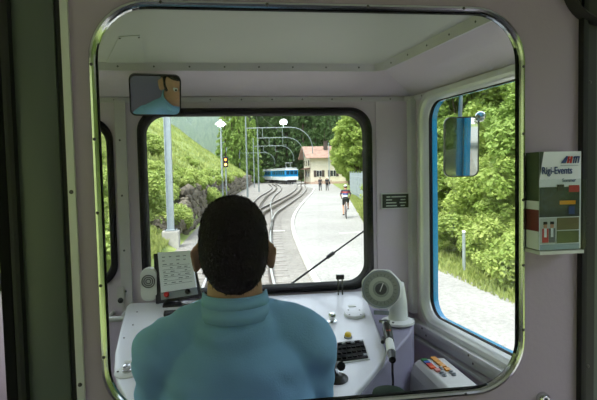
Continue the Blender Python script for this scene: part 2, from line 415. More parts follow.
def hstrip(name, P, z, h, label, t=.007, lean=0.0):
    o = thing(name, label, loc=(0, P[1].y, z), kind='structure')
    c = .03
    pts = [P[0] , P[1], P[2], P[3]]
    pts = [P[0], P[1] + (P[0] - P[1]).normalized() * c, P[1] + (P[2] - P[1]).normalized() * c, P[2] + (P[1] - P[2]).normalized() * c, P[2] + (P[3] - P[2]).normalized() * c, P[3]]
    nrms = []
    for i in range(5):
        e = (pts[i + 1] - pts[i]).normalized(); nrms.append(Vector((e.y, -e.x, 0)))
    inn = []
    for i in range(6):
        nv = (nrms[max(0, i - 1)] + nrms[min(4, i)]).normalized(); inn.append(pts[i] + nv * t)
    for i in range(5):
        m = MB(); dn = Vector((0, 0, h)) 
        lo = [pts[i] + Zv(z), pts[i + 1] + Zv(z), inn[i + 1] + Zv(z), inn[i] + Zv(z)]
        sh = [nrms[max(0, j - 1)] + nrms[min(4, j)] for j in (i, i + 1)]
        hi = [lo[0] + dn + sh[0].normalized() * lean, lo[1] + dn + sh[1].normalized() * lean, lo[2] + dn + sh[1].normalized() * lean, lo[3] + dn + sh[0].normalized() * lean]
        m.add(lo + hi, [(3, 2, 1, 0), (4, 5, 6, 7), (0, 1, 5, 4), (1, 2, 6, 5), (2, 3, 7, 6), (3, 0, 4, 7)])
        s_ = m.build('strip', TRIM, o)
        L_ = (pts[i + 1] - pts[i]).length; k = max(1, int(L_ / .11))
        if L_ > .1:
            for j in range(k):
                p = inn[i].lerp(inn[i + 1], (j + .5) / k) + nrms[i] * lean * .5; mm = MB(); screw(mm, p + Zv(z + h / 2), nrms[i], .0032); mm.build('screw', STEEL, s_)
    return o
hstrip('trim_6', [upB[0], up[0], up[1], upB[1]], zt - .012, .024, 'upper screwed metal strip under the cab ceiling', lean=.012)
hstrip('trim_7', [lowB[0], low[0], low[1], lowB[1]], zb - .008, .018, 'lower screwed metal strip above the cab windows')
ZC_IN = ZI
# ceiling hatch cover outline
o = thing('ceiling_panel', 'flat access cover screwed to the pale cab ceiling', 'panel', loc=pz(118, 55, ZI))
hx = [pz(119, 36, ZI), pz(140, 35, ZI), pz(146, 66, ZI), pz(104, 67, ZI)]
m = MB(); m.prism([p - Vector((0, 0, .0022)) for p in hx], (0, 0, .0021)); hp = m.build('cover_plate', CEIL, o)
for p in hx:
    m = MB(); q = p.lerp(sum(hx, Vector()) / 4, .08); screw(m, q - Vector((0, 0, .0022)), (0, 0, -1), .003); m.build('screw', STEEL, hp)

# --- right and left cab side walls ---------------------------------
def side_wall(side):
    X0 = XR if side > 0 else XL; d = dR if side > 0 else dL
    # u along d (to the back), v up ; w outward
    M = Matrix((d, Vector((0, 0, 1)), Vector((side * math.cos(TAP), math.sin(TAP), 0)))).transposed().to_4x4()
    M.translation = Vector((X0, YF, 0)); return M
def ints(px, py, M):
    q = pplane(px, py, M.translation, M.to_3x3() @ Vector((0, 0, 1))); q = M.inverted() @ q; return q.x, q.y
MR = side_wall(1); ML = side_wall(-1)
ru0 = ints(424.5, 200, MR)[0]; rv1 = 0.5 * (ints(450, 94, MR)[1] + ints(505, 79, MR)[1]); rv0 = 0.5 * (ints(445, 325, MR)[1] + ints(495, 353, MR)[1])
ru1 = LW - .02
print('side window', ru0, ru1, rv0, rv1, 'LW', LW, 'XR', XR, 'XL', XL, XRp, XLp, 'front', fx0, fx1, fz0, fz1, 'part', PW)
for side, M, nm in ((1, MR, 'wall_right'), (-1, ML, 'wall_left')):
    m = MB(); m.cur2 = 1
    u0 = ru0 if side > 0 else 0.065
    lu1 = ints(100, 200, ML)[0]
    m.plate([(-.02, ZF), (LW + .03, ZF), (LW + .03, ZC), (-.02, ZC)], [rrect(u0, ru1, rv0, rv1, .075)], M, .05, reveal_mat=0)
    # outer blue skin is the far face; reveal outer lip blue
    ob = tag(m.build(nm, [WALL, BLUE], recalc=True), kind='structure')
    wnd = thing('window_3' if side > 0 else 'window_7', 'tall side window in a broad aluminium frame by the control box' if side > 0 else 'left cab side window out of sight behind the partition', loc=M @ Vector(((u0 + ru1) / 2, rv0, 0)), kind='structure')
    lps = []; m = MB()
    prof = [(-.030, 0.0), (-.030, -.010), (-.012, -.012), (-.004, -.006), (0, .0), (.004, .012), (.004, .034)] if side > 0 else [(-.03, 0), (-.03, -.012), (-.005, -.012), (.004, -.004), (.004, .034)]
    for off, h in prof:
        lps.append([M @ Vector((p[0], p[1], h)) for p in rrect(u0 + off, ru1 - off, rv0 + off, rv1 - off, .075 - off * .5, nn)])
    n_ = len(lps[0])
    for i in range(len(lps) - 1):
        m.add(lps[i] + lps[i + 1], [(k, (k + 1) % n_, n_ + (k + 1) % n_, n_ + k) for k in range(n_)])
    m.build('frame' if side > 0 else 'gasket', ALU if side > 0 else GASKET, wnd, smooth=True)
    m = MB(); m.ring(rrect(u0 + .003, ru1 - .003, rv0 + .003, rv1 - .003, .073, nn), rrect(u0 + .0062, ru1 - .0062, rv0 + .0062, rv1 - .0062, .07, nn), M, .018, .030)
    m.build('seal', GASKET, wnd)
    m = MB(); m.ring(rrect(u0 + .003, ru1 - .003, rv0 + .003, rv1 - .003, .073, nn), rrect(u0 + .0085, ru1 - .004, rv0 + .0035, rv1 - .0035, .07, nn), M, .0305, .050)
    m.build('outer_rim', BLUE, wnd)
    m = MB(); m.plate(rrect(u0 + .004, ru1 - .004, rv0 + .004, rv1 - .004, .072), [], M @ Matrix.Translation((0, 0, .024)), .005); m.build('pane', GLASS, wnd)
# sill ledge of the right window: stepped aluminium rails along the wall
o = thing('trim_8', 'stepped aluminium sill rail under the right side window', loc=MR @ Vector((.3, rv0 - .06, 0)), kind='structure')
for (v, h, t, nm) in ((rv0 - .047, .018, .030, 'sill_ledge'), (rv0 - .082, .030, .014, 'lower_rail'), (rv0 - .105, .012, .022, 'bottom_rail')):
    m = MB(); c = MR @ Vector((LW / 2, v + h / 2, -t / 2)); m.box(c, (LW - .02, h, t), M=MR, bev=.004); s_ = m.build(nm, ALU, o, smooth=True)
    if nm != 'bottom_rail':
        for u in (.12, .42, .72, 1.0):
            m = MB(); screw(m, MR @ Vector((u, v + h / 2, -t)), MR.to_3x3() @ Vector((0, 0, -1)), .004); m.build('screw', STEEL, s_)
# corner posts of the cab
m = MB(); m.box(MR @ Vector((.012, (1.86 + zb) / 2, -.012)), (.040, zb - 1.86, .024), M=MR, bev=.004); tag(m.build('trim_9', ALU, smooth=True), 'bright metal corner post right of the windscreen', kind='structure')
# --- coach shell behind the partition -------------------------------
m = MB(); m.box((0.05, (YB + YF) / 2, ZF - .04), (2.5, YF - YB, .08)); tag(m.build('floor', FLOORM), kind='structure')
hw = XRp + .015; hl = XLp - .10
m = MB(); m.box(((hw + hl) / 2, (YB + YP) / 2, 3.0 + .03), (hw - hl + .1, YP - YB, .06)); tag(m.build('ceiling_coach', CEIL2), kind='structure')
for side, x, nm in ((1, hw, 'wall_coach_right'), (-1, hl, 'wall_coach_left')):
    M = Matrix(((0, 0, side), (1, 0, 0), (0, 1, 0))).to_4x4(); M.translation = Vector((x, 0, 0))
    m = MB(); m.cur2 = 1
    holes = [rrect(y0, y1, 1.72, 2.86, .08) for (y0, y1) in ((-.76, .60 if side > 0 else .20), (-1.95, -.80), (-3.14, -1.99))]
    m.plate([(YB, ZF - .5), (YP + .04, ZF - .5), (YP + .04, 3.1), (YB, 3.1)], holes, M, .05, reveal_mat=0)
    tag(m.build(nm, [PART, BLUE]), kind='structure')
    for hlp in holes:
        wnd = thing('window_%d' % (5 if side > 0 else 6), kind='structure', loc=M @ Vector((hlp[0][0] - .5, 1.9, 0)))
        m = MB(); m.plate(hlp, [], M @ Matrix.Translation((0, 0, .02)), .005); m.build('pane', GLASS, wnd)
m = MB(); m.box(((hw + hl) / 2, YB - .03, (ZF + 3.06) / 2), (hw - hl + .1, .06, 3.06 - ZF)); tag(m.build('wall_rear', PART), kind='structure')
# ================================================================== outside
rng = np.random.default_rng(7); random.seed(7)
GRASS_G = mat('meadow_ground', srgb(106, 124, 58), 0.9, var=.2, vscale=.9, bump=.6, bscale=5, col2=srgb(150, 160, 86))
def ground_mat(name, c1, c2, vs, dist=.05, bs=9.0):
    m = mat(name, c1, 0.9, col2=c2, vscale=vs); nt = m.node_tree; N = nt.nodes; L = nt.links
    tc = [n for n in N if n.type == 'TEX_COORD'][0]; vo = N.new('ShaderNodeTexVoronoi'); vo.inputs['Scale'].default_value = bs
    L.new(tc.outputs['Object'], vo.inputs['Vector']); bp = N.new('ShaderNodeBump'); bp.inputs['Distance'].default_value = dist; bp.inputs['Strength'].default_value = .7
    L.new(vo.outputs['Distance'], bp.inputs['Height']); L.new(bp.outputs[0], N['Principled BSDF'].inputs['Normal'])
    mx = [n for n in N if n.type == 'MIX' and n.data_type == 'RGBA'][0]; m2 = N.new('ShaderNodeMix'); m2.data_type = 'RGBA'; m2.blend_type = 'MULTIPLY'; m2.inputs[0].default_value = .55
    L.new(mx.outputs[2], m2.inputs[6]); L.new(vo.outputs['Color'], m2.inputs[7])
    bw = N.new('ShaderNodeRGBToBW'); L.new(vo.outputs['Color'], bw.inputs[0]); rp = N.new('ShaderNodeMapRange'); rp.inputs[3].default_value = .55; rp.inputs[4].default_value = 1.15
    L.new(bw.outputs[0], rp.inputs[0]); L.new(rp.outputs[0], m2.inputs[7]); L.new(m2.outputs[2], N['Principled BSDF'].inputs['Base Color'])
    return m
BALLAST = ground_mat('track_ballast', srgb(126, 121, 114), srgb(152, 147, 139), .5, .05, 11)
GRAVEL = ground_mat('path_gravel', srgb(152, 149, 144), srgb(169, 166, 160), .35, .02, 16)
RAILM = mat('rail_steel', srgb(96, 84, 76), 0.42, 0.5, var=.15, vscale=3)
RAILT = mat('rail_polished', srgb(200, 198, 194), 0.38, 0.7, var=.05)
RACKM = mat('rack_steel', srgb(120, 110, 100), 0.4, 0.6, var=.15, vscale=3)
SLEEP = mat('sleeper_steel', srgb(140, 134, 127), 0.7, 0.1, var=.15, vscale=2)
CURB = mat('curb_stone', srgb(212, 208, 200), 0.8, var=.06, vscale=2)
ROCK = mat('rock_wall_stone', srgb(74, 68, 58), 0.95, col2=srgb(126, 117, 100), vscale=.8, bump=.8, bscale=6, island=.5)
MAST = mat('galvanised_mast', srgb(168, 176, 180), 0.45, 0.35, var=.05)
CONC = mat('concrete', srgb(176, 172, 164), 0.85, var=.08, vscale=3, bump=.2)
BARK = mat('bark', srgb(84, 72, 58), 0.9, var=.2, vscale=5, bump=.6, bscale=14)
LEAF = leaf_mat('beech_leaves', srgb(124, 152, 66), srgb(196, 208, 118), .42)
LEAF2 = leaf_mat('ash_leaves', srgb(112, 144, 66), srgb(182, 202, 114), .42)
SHRUB = leaf_mat('shrub_leaves', srgb(126, 154, 66), srgb(200, 208, 124), .4, .8)
CONIF = leaf_mat('spruce_needles', srgb(52, 78, 46), srgb(104, 128, 74), .15, .25)
BLADE = leaf_mat('grass_blades', srgb(110, 130, 62), srgb(186, 190, 116), .3, .9)
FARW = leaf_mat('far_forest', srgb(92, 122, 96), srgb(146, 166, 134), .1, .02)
WIRE = mat('copper_wire', srgb(96, 96, 94), 0.5, .6)

def catmull(P, k=8):
    P = [Vector(p) for p in P]; Q = [P[0] * 2 - P[1]] + P + [P[-1] * 2 - P[-2]]; out = []
    for i in range(1, len(Q) - 2):
        for j in range(k):
            t = j / k; a, b, c, d = Q[i - 1], Q[i], Q[i + 1], Q[i + 2]
            out.append(.5 * ((2 * b) + (c - a) * t + (2 * a - 5 * b + 4 * c - d) * t * t + (3 * b - a - 3 * c + d) * t ** 3))
    out.append(P[-1]); return out
def resample(P, step):
    out = [P[0].copy()]; acc = 0.0
    for i in range(len(P) - 1):
        a, b = P[i], P[i + 1]; L = (b - a).length; t = step - acc
        while t <= L:
            out.append(a.lerp(b, t / L)); t += step
        acc = (acc + L) % step
    return out
def xat(poly):
    ys = [p.y for p in poly]; xs = [p.x for p in poly]
    return lambda y: float(np.interp(y, ys, xs))

curb_px = [(317, 284.6), (309.6, 269.6), (299, 247), (293.5, 232), (293, 220), (298, 209.5), (306.5, 199), (312, 193), (314.5, 188.5)]
curb = [pz(a, b, 0) for a, b in curb_px]; curb = [Vector((curb[0].x - .10, -6, 0)), Vector((curb[0].x - .10, 4, 0))] + curb
redge_px = [(510, 300), (432, 265), (366, 222), (352.5, 201), (342, 190), (331, 183)]
redge = [pz(a, b, 0) for a, b in redge_px]; redge = [Vector((redge[0].x, -8, 0))] + redge
tr_px = [(239.5, 285), (248, 250), (252.5, 235), (257, 224.5), (263.5, 215.5), (273, 209.5), (285.5, 202), (297, 194.5), (301.5, 188.8), (301, 185)]
tA = [pz(a, b, 0) for a, b in tr_px]; tA = [Vector((tA[0].x * .2, -4, 0)), Vector((tA[0].x * .3, 4, 0))] + tA
tl_px = [(252.5, 235), (257, 224.5), (259.5, 214), (261, 206), (267, 197.5), (275, 191.5), (276.5, 187.5), (272, 184.5)]
tB = [pz(a, b, 0) for a, b in tl_px]
for nm, P in (('curb', curb), ('redge', redge), ('A', tA), ('B', tB)): print(nm, [(round(p.x, 1), round(p.y, 1)) for p in P])
xc_, xr_ = xat(curb), xat(redge)
trainP = pd(290, 182.5, 125); trainP.z = 0
tA.append(Vector((trainP.x + 1.5, 108, 0))) if tA[-1].y < 100 else None
foot = [Vector((-2.3, -30, 0)), Vector((-2.2, 6, 0)), Vector((-1.9, 17, 0)), Vector((-1.5, 28, 0)), Vector((-.6, 45, 0)), Vector((1.2, 70, 0)), Vector((3.6, 100, 0)), Vector((5.5, 130, 0)), Vector((6, 300, 0))]
xf_ = xat(foot)
rfoot = lambda y: xr_(min(y, 110)) + (1.0 if y < 60 else 1.0 + (y - 60) * .15)
def hgt(x, y):
    n = noise.noise(Vector((x * .12, y * .12, 0))) ; n2 = noise.noise(Vector((x * .5, y * .5, 3)))
    z = 0.0
    d = xf_(y) - x
    if d > 0:
        wall = max(0.0, min(1.0, (y - 21) / 6)) * 1.7 * max(0, min(1, (150 - y) / 30))
        if d > .25: z += wall
        sl = .66 + .12 * n
        z += sl * max(0, d - .3 * (wall > 0)) * (1 if d < 40 else 1) if d < 45 else sl * 45 + (d - 45) * .2
        z += (.35 * n2 + .5 * n) * min(1, d / 2.0)
    e = x - rfoot(y)
    if e > 0:
        z += .05 * min(e, 2) + max(0, e - 3.0) * .30 + .15 * n2 * min(1, e)
    if y > 150: z += (y - 150) * .42 * max(0, min(1, (x - 2) / 22))
    return z
xs = np.concatenate([np.linspace(-160, -30, 22), np.linspace(-29, -9, 32), np.linspace(-8.6, 9, 74), np.linspace(9.6, 40, 50), np.linspace(42, 140, 22)])
ys = np.concatenate([np.linspace(-90, 0, 30), np.linspace(.8, 50, 84), np.linspace(51, 160, 84), np.linspace(164, 330, 26)])
vs = [(x, y, hgt(x, y) - .03) for y in ys for x in xs]; nx = len(xs)
fs = [(j * nx + i, j * nx + i + 1, (j + 1) * nx + i + 1, (j + 1) * nx + i) for j in range(len(ys) - 1) for i in range(nx - 1)]
me = bpy.data.meshes.new('ground'); me.from_pydata(vs, [], fs); me.materials.append(GRASS_G); shade(me, 180)
gr = bpy.data.objects.new('ground', me); COL.objects.link(gr); tag(gr, 'grassy ground and left hillside around the railway', kind='structure')
def strip(name, xa, xb, y0, y1, z, matl, step=1.5, lab=None, nxs=3, th=.06):
    m = MB(); Y = list(np.arange(y0, y1, step)) + [y1]; vs = []
    for y in Y:
        for k in range(nxs + 1): vs.append((xa(y) + (xb(y) - xa(y)) * k / nxs, y, z))
    n = nxs + 1
    m.add(vs, [(j * n + i, j * n + i + 1, (j + 1) * n + i + 1, (j + 1) * n + i) for j in range(len(Y) - 1) for i in range(nxs)])
    m.add([(xa(y), y, z - th) for y in Y] + [(xa(y), y, z) for y in Y], [(j, len(Y) + j, len(Y) + j + 1, j + 1) for j in range(len(Y) - 1)])
    m.add([(xb(y), y, z - th) for y in Y] + [(xb(y), y, z) for y in Y], [(j, j + 1, len(Y) + j + 1, len(Y) + j) for j in range(len(Y) - 1)])
    return tag(m.build(name, matl, recalc=False), lab, kind='structure')
strip('ballast_bed', lambda y: xf_(y) + .1, lambda y: xc_(y) + .02, -75, 150, 0.0, BALLAST, lab='grey ballast bed under the rails')
strip('gravel_path', lambda y: xc_(min(y, 92)) + .02, lambda y: max(xr_(min(y, 122)), xc_(min(y, 92)) + .05), -75, 150, 0.012, GRAVEL, lab='pale gravel path beside the track')
# curb stones: one long thing with single stones
cv = resample(catmull(curb, 6), 1.0)
o = thing('path_curb', 'pale curb line curving between the ballast and the gravel path', 'curb', loc=cv[0])
cm = MB(); cm.box((0, 0, 0), (.13, .97, .10))
base = None
for i in range(len(cv) - 1):
    a, b = cv[i], cv[i + 1]; d = b - a; ang = math.atan2(-d.x, d.y)
    if base is None:
        base = cm.build('curb_stone', CURB, None); c = base
    else:
        c = base.copy(); COL.objects.link(c)
    c.parent = o; c.location = (a + b) / 2 - o.location + Vector((0, 0, .03)); c.rotation_euler = (0, 0, ang)
# ---------------- tracks
def offs(P, d, z):
    out = []
    for i, p in enumerate(P):
        t = (P[min(i + 1, len(P) - 1)] - P[max(i - 1, 0)]).normalized(); out.append(p + Vector((t.y, -t.x, 0)) * d + Vector((0, 0, z)))
    return out
def sweep(P, w, h, name, matl, par):
    m = MB(); L = offs(P, -w / 2, 0); R = offs(P, w / 2, 0); n = len(P); up = Vector((0, 0, h))
    vs = [q for i in range(n) for q in (L[i], R[i], R[i] + up, L[i] + up)]
    fs = [(4 * i + k, 4 * i + (k + 1) % 4, 4 * i + 4 + (k + 1) % 4, 4 * i + 4 + k) for i in range(n - 1) for k in range(4)] + [(3, 2, 1, 0), tuple(4 * n - 4 + k for k in range(4))]
    m.add(vs, fs); return m.build(name, matl, par)
def track(P, label, y_sl):
    C = resample(catmull(P, 8), .7)
    o = thing('railway_track', label, 'track', loc=C[0], group='railway tracks')
    for s_ in (-1, 1):
        r = sweep(offs(C, s_ * .7175, .03), .067, .13, 'rail', RAILM, o)
        sweep(offs(C, s_ * .7175, .03), .14, .02, 'rail_foot', RAILM, r); sweep(offs(C, s_ * .7175, .16), .052, .006, 'running_face', RAILT, r)
    sweep(offs(C, -.05, .05), .035, .13, 'rack_rail', RACKM, o); sweep(offs(C, .05, .05), .035, .13, 'rack_rail', RACKM, o)
    m = MB(); m.box((0, 0, 0), (2.3, .22, .07)); base = None
    for i in range(1, len(C) - 1):
        if C[i].y > y_sl or C[i].y < 5: continue
        d = C[i + 1] - C[i - 1]; ang = math.atan2(-d.x, d.y)
        if base is None: base = m.build('sleeper', SLEEP, None); c = base
        else: c = base.copy(); COL.objects.link(c)
        c.parent = o; c.location = C[i] - o.location + Vector((0, 0, -.022)); c.rotation_euler = (0, 0, ang)
    return C
CA_ = track(tA, 'main railway track with rack rail running under the train towards the blue train', 60)
CB_ = track(tB, 'left branch track leaving the turnout towards the stone wall', 60)
# drain channel across track and path
o = thing('drain_channel', 'thin pale drain channel across the ballast and gravel path', 'drain', loc=pz(300, 232, 0))
m = MB(); a = pz(271, 231.5, .02); b = pz(285, 231.5, .02); m.prism([a, b, b + Vector((0, .18, 0)), a + Vector((0, .18, 0))], (0, 0, .03)); m.build('cover_strip', CURB, o)
m = MB(); a = pz(340, 233.5, .012); b = pz(368, 232, .012); m.prism([a, b, b + Vector((0, .16, 0)), a + Vector((0, .16, 0))], (0, 0, .012)); m.build('cover_strip', CURB, o)

# ---------------- rock / stone retaining wall
o = thing('stone_wall', 'rough dark stone retaining wall below the meadow slope', 'wall', loc=(xf_(25), 25, 0))
ico = bmesh.new(); bmesh.ops.create_icosphere(ico, subdivisions=1, radius=1); iv = [v.co.copy() for v in ico.verts]; ifc = [[v.index for v in f.verts] for f in ico.faces]; ico.free()
m = MB(); y = 21.0
while y < 118:
    sz = .19 + .0035 * y; H = 1.75 * min(1, (y - 18.5) / 6)
    z = 0.1
    while z < H + .1:
        r = sz * random.uniform(.75, 1.25)
        c = Vector((xf_(y) - .22 - z * .10 + random.uniform(-.12, .12), y + random.uniform(-.2, .2), z))
        e = Euler((random.random() * 6, random.random() * 6, random.random() * 6)).to_matrix(); sc = Vector((.8, 1.1, .8)) * r * random.uniform(.8, 1.2)
        m.add([c + Vector((q.x * sc.x, q.y * sc.y, q.z * sc.z)) * 1 + e @ Vector((0, 0, .06)) * random.uniform(-1, 1) for q in iv], ifc)
        z += r * 1.15
    y += sz * 1.35
st = m.build('stones', ROCK, o, recalc=False); st['kind'] = 'stuff'
bpx = pz(171.5, 247, 0)
# rock outcrop near the big mast
o = thing('rock_outcrop', 'dark rock outcrop on the slope behind the large mast', 'rock', loc=(-2.6, 19, 0))
m = MB()
ico = bmesh.new(); bmesh.ops.create_icosphere(ico, subdivisions=3, radius=1); iv3 = [v.co.copy() for v in ico.verts]; if3 = [[v.index for v in f.verts] for f in ico.faces]; ico.free()
for k in range(70):
    yy = random.uniform(17.5, 27); d = random.uniform(.2, 2.0); c = Vector((xf_(yy) - d, yy, hgt(xf_(yy) - d, yy) + random.uniform(-.1, .35))); r = random.uniform(.14, .34)
    if abs(c.x - bpx.x) < .8 and abs(c.y - bpx.y) < .9: continue
    m.add([c + Vector((q.x, q.y * 1.2, q.z)) * r * (1 + .55 * noise.noise(q * 1.6 + c * 3) + .28 * noise.noise(q * 4.5 + c * 5)) for q in iv3], if3)
m.build('boulders', ROCK, o, recalc=False)['kind'] = 'stuff'

# ---------------- vegetation
def quads_mesh(name, C, U, V, matl):
    """C centres, U/V half axes -> one mesh of diamond leaves"""
    n = len(C); P = np.empty((n, 4, 3), np.float32)
    P[:, 0] = C - U; P[:, 1] = C - V * .9; P[:, 2] = C + U; P[:, 3] = C + V * .9
    me = bpy.data.meshes.new(name); me.vertices.add(4 * n); me.vertices.foreach_set('co', P.reshape(-1))
    me.loops.add(4 * n); me.loops.foreach_set('vertex_index', np.arange(4 * n, dtype=np.int32))
    me.polygons.add(n); me.polygons.foreach_set('loop_start', np.arange(0, 4 * n, 4, dtype=np.int32)); me.polygons.foreach_set('loop_total', np.full(n, 4, np.int32))
    me.materials.append(matl); me.update(calc_edges=True); return me
def unit(a): return a / (np.linalg.norm(a, axis=1, keepdims=True) + 1e-9)
def leaf_axes(n, size, flat=.5, outward=None):
    nrm = rng.normal(size=(n, 3)); nrm[:, 2] = np.abs(nrm[:, 2]) + flat
    if outward is not None: nrm += outward * .8
    nrm = unit(nrm); t = unit(np.cross(nrm, rng.normal(size=(n, 3)))); b = np.cross(nrm, t)
    s = size * rng.uniform(.6, 1.3, (n, 1)); return t * s, b * s * .62
def clump_cloud(centers, radii, n, squash=.75):
    w = radii ** 2; idx = rng.choice(len(centers), n, p=w / w.sum())
    d = unit(rng.normal(size=(n, 3))); r = radii[idx][:, None] * rng.uniform(.55, 1.05, (n, 1)) ; d2 = d * r; d2[:, 2] *= squash
    return centers[idx] + d2, d
def obj_from(me, name, parent):
    o = bpy.data.objects.new(name, me); COL.objects.link(o); o.parent = parent; return o
def make_deciduous(name, H, R, base, n, size, matl, ncl=46, cs=.30, spread=1.0):
    o = thing(name)
    k = ncl; d = unit(rng.normal(size=(k, 3))); rr = rng.uniform(.35, 1, (k, 1)) ** .6
    c = d * rr * np.array([[R * .85, R * .85, (H - base) / 2 * .88]]); c[:, 2] += base + (H - base) / 2
    rad = R * cs * rng.uniform(.7, 1.25, k)
    C, D = clump_cloud(c, rad, n); U, V = leaf_axes(n, size, .6, D)
    obj_from(quads_mesh('crown', C, U, V, matl), 'crown', o)
    m = MB(); m.tube([(0, 0, -.4), (.04 * H * .1, 0, base * .6), (0, .05, base + (H - base) * .35), (.1, 0, H * .8)], [.022 * H, .018 * H, .012 * H, .004 * H], 8)
    for j in range(9):
        q = Vector(c[j]); s_ = Vector((0, 0, base * .6 + (H - base) * .25 * random.random())); m.tube([s_, s_.lerp(q, .5) + Vector((0, 0, -.1)), q], [.009 * H, .006 * H, .003 * H], 6)
    m.build('trunk', BARK, o, smooth=True); return o
def make_conifer(name, H, R, n, size, matl, base=.06):
    o = thing(name)
    nb = int(H * 7); hb = rng.uniform(base, 1, nb) ** .9; ang = rng.uniform(0, 6.283, nb); ln = (1 - hb) ** .8 * R * rng.uniform(.7, 1.1, nb) + .25
    w = ln / ln.sum(); idx = rng.choice(nb, n, p=w); t = rng.uniform(.1, 1, n) ** .7
    L_ = ln[idx] * t; sp = rng.normal(0, .10, n) * (.4 + L_ * .35)
    x = np.cos(ang[idx]) * L_ - np.sin(ang[idx]) * sp; y = np.sin(ang[idx]) * L_ + np.cos(ang[idx]) * sp
    z = hb[idx] * H - L_ * .38 + rng.normal(0, .05, n) - rng.uniform(0, .35, n) * (rng.random(n) < .5)
    C = np.stack([x, y, np.maximum(z, .05)], 1); U, V = leaf_axes(n, size, .3)
    U[:, 2] -= size * .5
    obj_from(quads_mesh('crown', C, U, V, matl), 'crown', o)
    m = MB(); m.tube([(0, 0, -.5), (0, 0, H * .5), (0, 0, H * .97)], [.013 * H, .009 * H, .002 * H], 7); m.build('trunk', BARK, o, smooth=True); return o
MASTB = pz(171.5, 247, 0)
def clear(x, y): return not (abs(x - MASTB.x) < 1.25 and -4.5 < y - MASTB.y < 1.2)
def place(proto, flag, loc, rz, sc, label, cat, group):
    if not flag.get(proto.name): flag[proto.name] = 1; o = proto; o.location = loc; o.rotation_euler = (0, 0, rz); o.scale = (sc, sc, sc)
    else: o = copy_tree(proto, None, loc, rz, sc)
    return tag(o, label, cat, group)
FL = {}
def gp(x, y, dz=0): return Vector((x, y, hgt(x, y) + dz))
def cam_xy(px, d): q = pd(px, 172, d); return q.x, q.y
# right-hand trees (seen through the side window and the right of the windscreen)
dA = make_deciduous('leafy_tree', 8.5, 3.2, .6, 52000, .085, LEAF, 300, .13)
dB = make_deciduous('leafy_tree', 7.0, 2.8, .3, 46000, .08, LEAF2, 260, .14)
dC = make_deciduous('leafy_tree', 11.0, 3.8, 1.0, 36000, .14, LEAF, 300, .13)
lab_r = ['bright green leafy tree beyond the path, seen through the right side window']
for i, (x, y, p, sc) in enumerate([(9.0, 12.5, dB, .9), (10.4, 16.0, dA, 1.0), (9.4, 19.3, dB, 1.1), (11.2, 22.5, dA, 1.1), (9.0, 9.0, dB, .95), (13.5, 18.0, dC, 1.0), (14.5, 24.5, dC, 1.1), (12.8, 13.5, dC, .9), (17.5, 22, dC, 1.25), (12.2, 27, dA, 1.1), (17, 30, dC, 1.2), (10.0, 5.5, dA, .9), (20, 35, dC, 1.5), (9.5, 1.0, dB, 1.0), (10.5, -4.0, dA, 1.0), (9.5, -9, dB, 1.1), (11, -14, dA, 1.1), (7.6, -17, dB, 1.2), (6.5, -23, dA, 1.1), (5.5, -29, dC, 1.0), (9.5, -24, dC, 1.2), (3.5, -34, dA, 1.2), (10, -34, dC, 1.3), (1.0, -37, dC, 1.1)]):  # those farthest behind the camera are added to green the outside mirror
    place(p, FL, gp(x, y, -.15), i * 2.1, sc, lab_r[0], 'tree', 'leafy trees along the right side')
fx_ = lambda y: 9.6 + (y - 35) * (3.8 / 22)
for i, (off, y, p, sc) in enumerate([(5.8, 33, dB, 1.1), (5.8, 38.5, dA, 1.0), (5.6, 44.5, dB, 1.2), (5.4, 51, dA, 1.1), (5.0, 58, dC, 1.0), (4.0, 66, dA, 1.15), (4.2, 74, dB, 1.3), (8.5, 42, dC, 1.15), (9, 52, dC, 1.2), (9, 63, dC, 1.2), (9, 75, dC, 1.3), (10, 86, dC, 1.2), (5, 83, dA, 1.1)]):
    x = fx_(y) + off; place(p, FL, gp(x, y, -.2), i * 1.7 + .4, sc, 'bright green leafy tree right of the path in the windscreen', 'tree', 'leafy trees right of the windscreen view')
for i, (px, d, p, sc) in enumerate([(353, 80, dA, 1.15), (358, 64, dC, 1.0), (349, 92, dC, 1.0), (366, 74, dC, 1.15)]):
    x, y = cam_xy(px, d); place(p, FL, gp(x, y, -.2), i * 2.7, sc, 'bright green leafy tree between the fence and the station house', 'tree', 'leafy trees beside the station')
# shrubs
sA = make_deciduous('verge_shrub', 1.25, .85, .05, 7000, .055, SHRUB, 26, .36); sB = make_deciduous('verge_shrub', .9, .75, .02, 6000, .05, SHRUB, 22, .38)
for i in range(30):
    y = 6 + i * .85 + random.uniform(-.2, .2); x = xr_(y) + .95 + random.uniform(-.1, .9)
    place(sA if i % 2 else sB, FL, gp(x, y, -.05), i * 1.3, random.uniform(.75, 1.25), 'low leafy shrub on the grass verge along the gravel path', 'shrub', 'shrubs along the right verge')
for i in range(26):
    yy = random.uniform(9, 32); d = random.uniform(.25, 5.5); x = xf_(yy) - d
    if not clear(x, yy): continue
    place(sA if i % 2 else sB, FL, gp(x, yy, -.08), i * 1.9, random.uniform(.7, 1.35), 'small green bush on the left railway bank', 'shrub', 'bushes on the left bank')
for i in range(22):
    yy = 14 + i * .62; d = random.uniform(.2, 2.6); x = xf_(yy) - d
    if not clear(x, yy): continue
    place(sA if i % 2 else sB, FL, gp(x, yy, -.1), i * 2.9, random.uniform(.55, .95), 'small green bush on the left railway bank', 'shrub', 'bushes on the left bank')
for i in range(26):
    yy = 27 + i * 1.9; d = random.uniform(.2, .8); x = xf_(yy) - d
    if not clear(x, yy): continue
    place(sA if i % 2 else sB, FL, gp(x, yy, -.35 if i % 3 else -1.5), i * 2.9, random.uniform(.6, 1.1), 'small bush growing on the stone retaining wall', 'shrub', 'bushes on the stone wall')
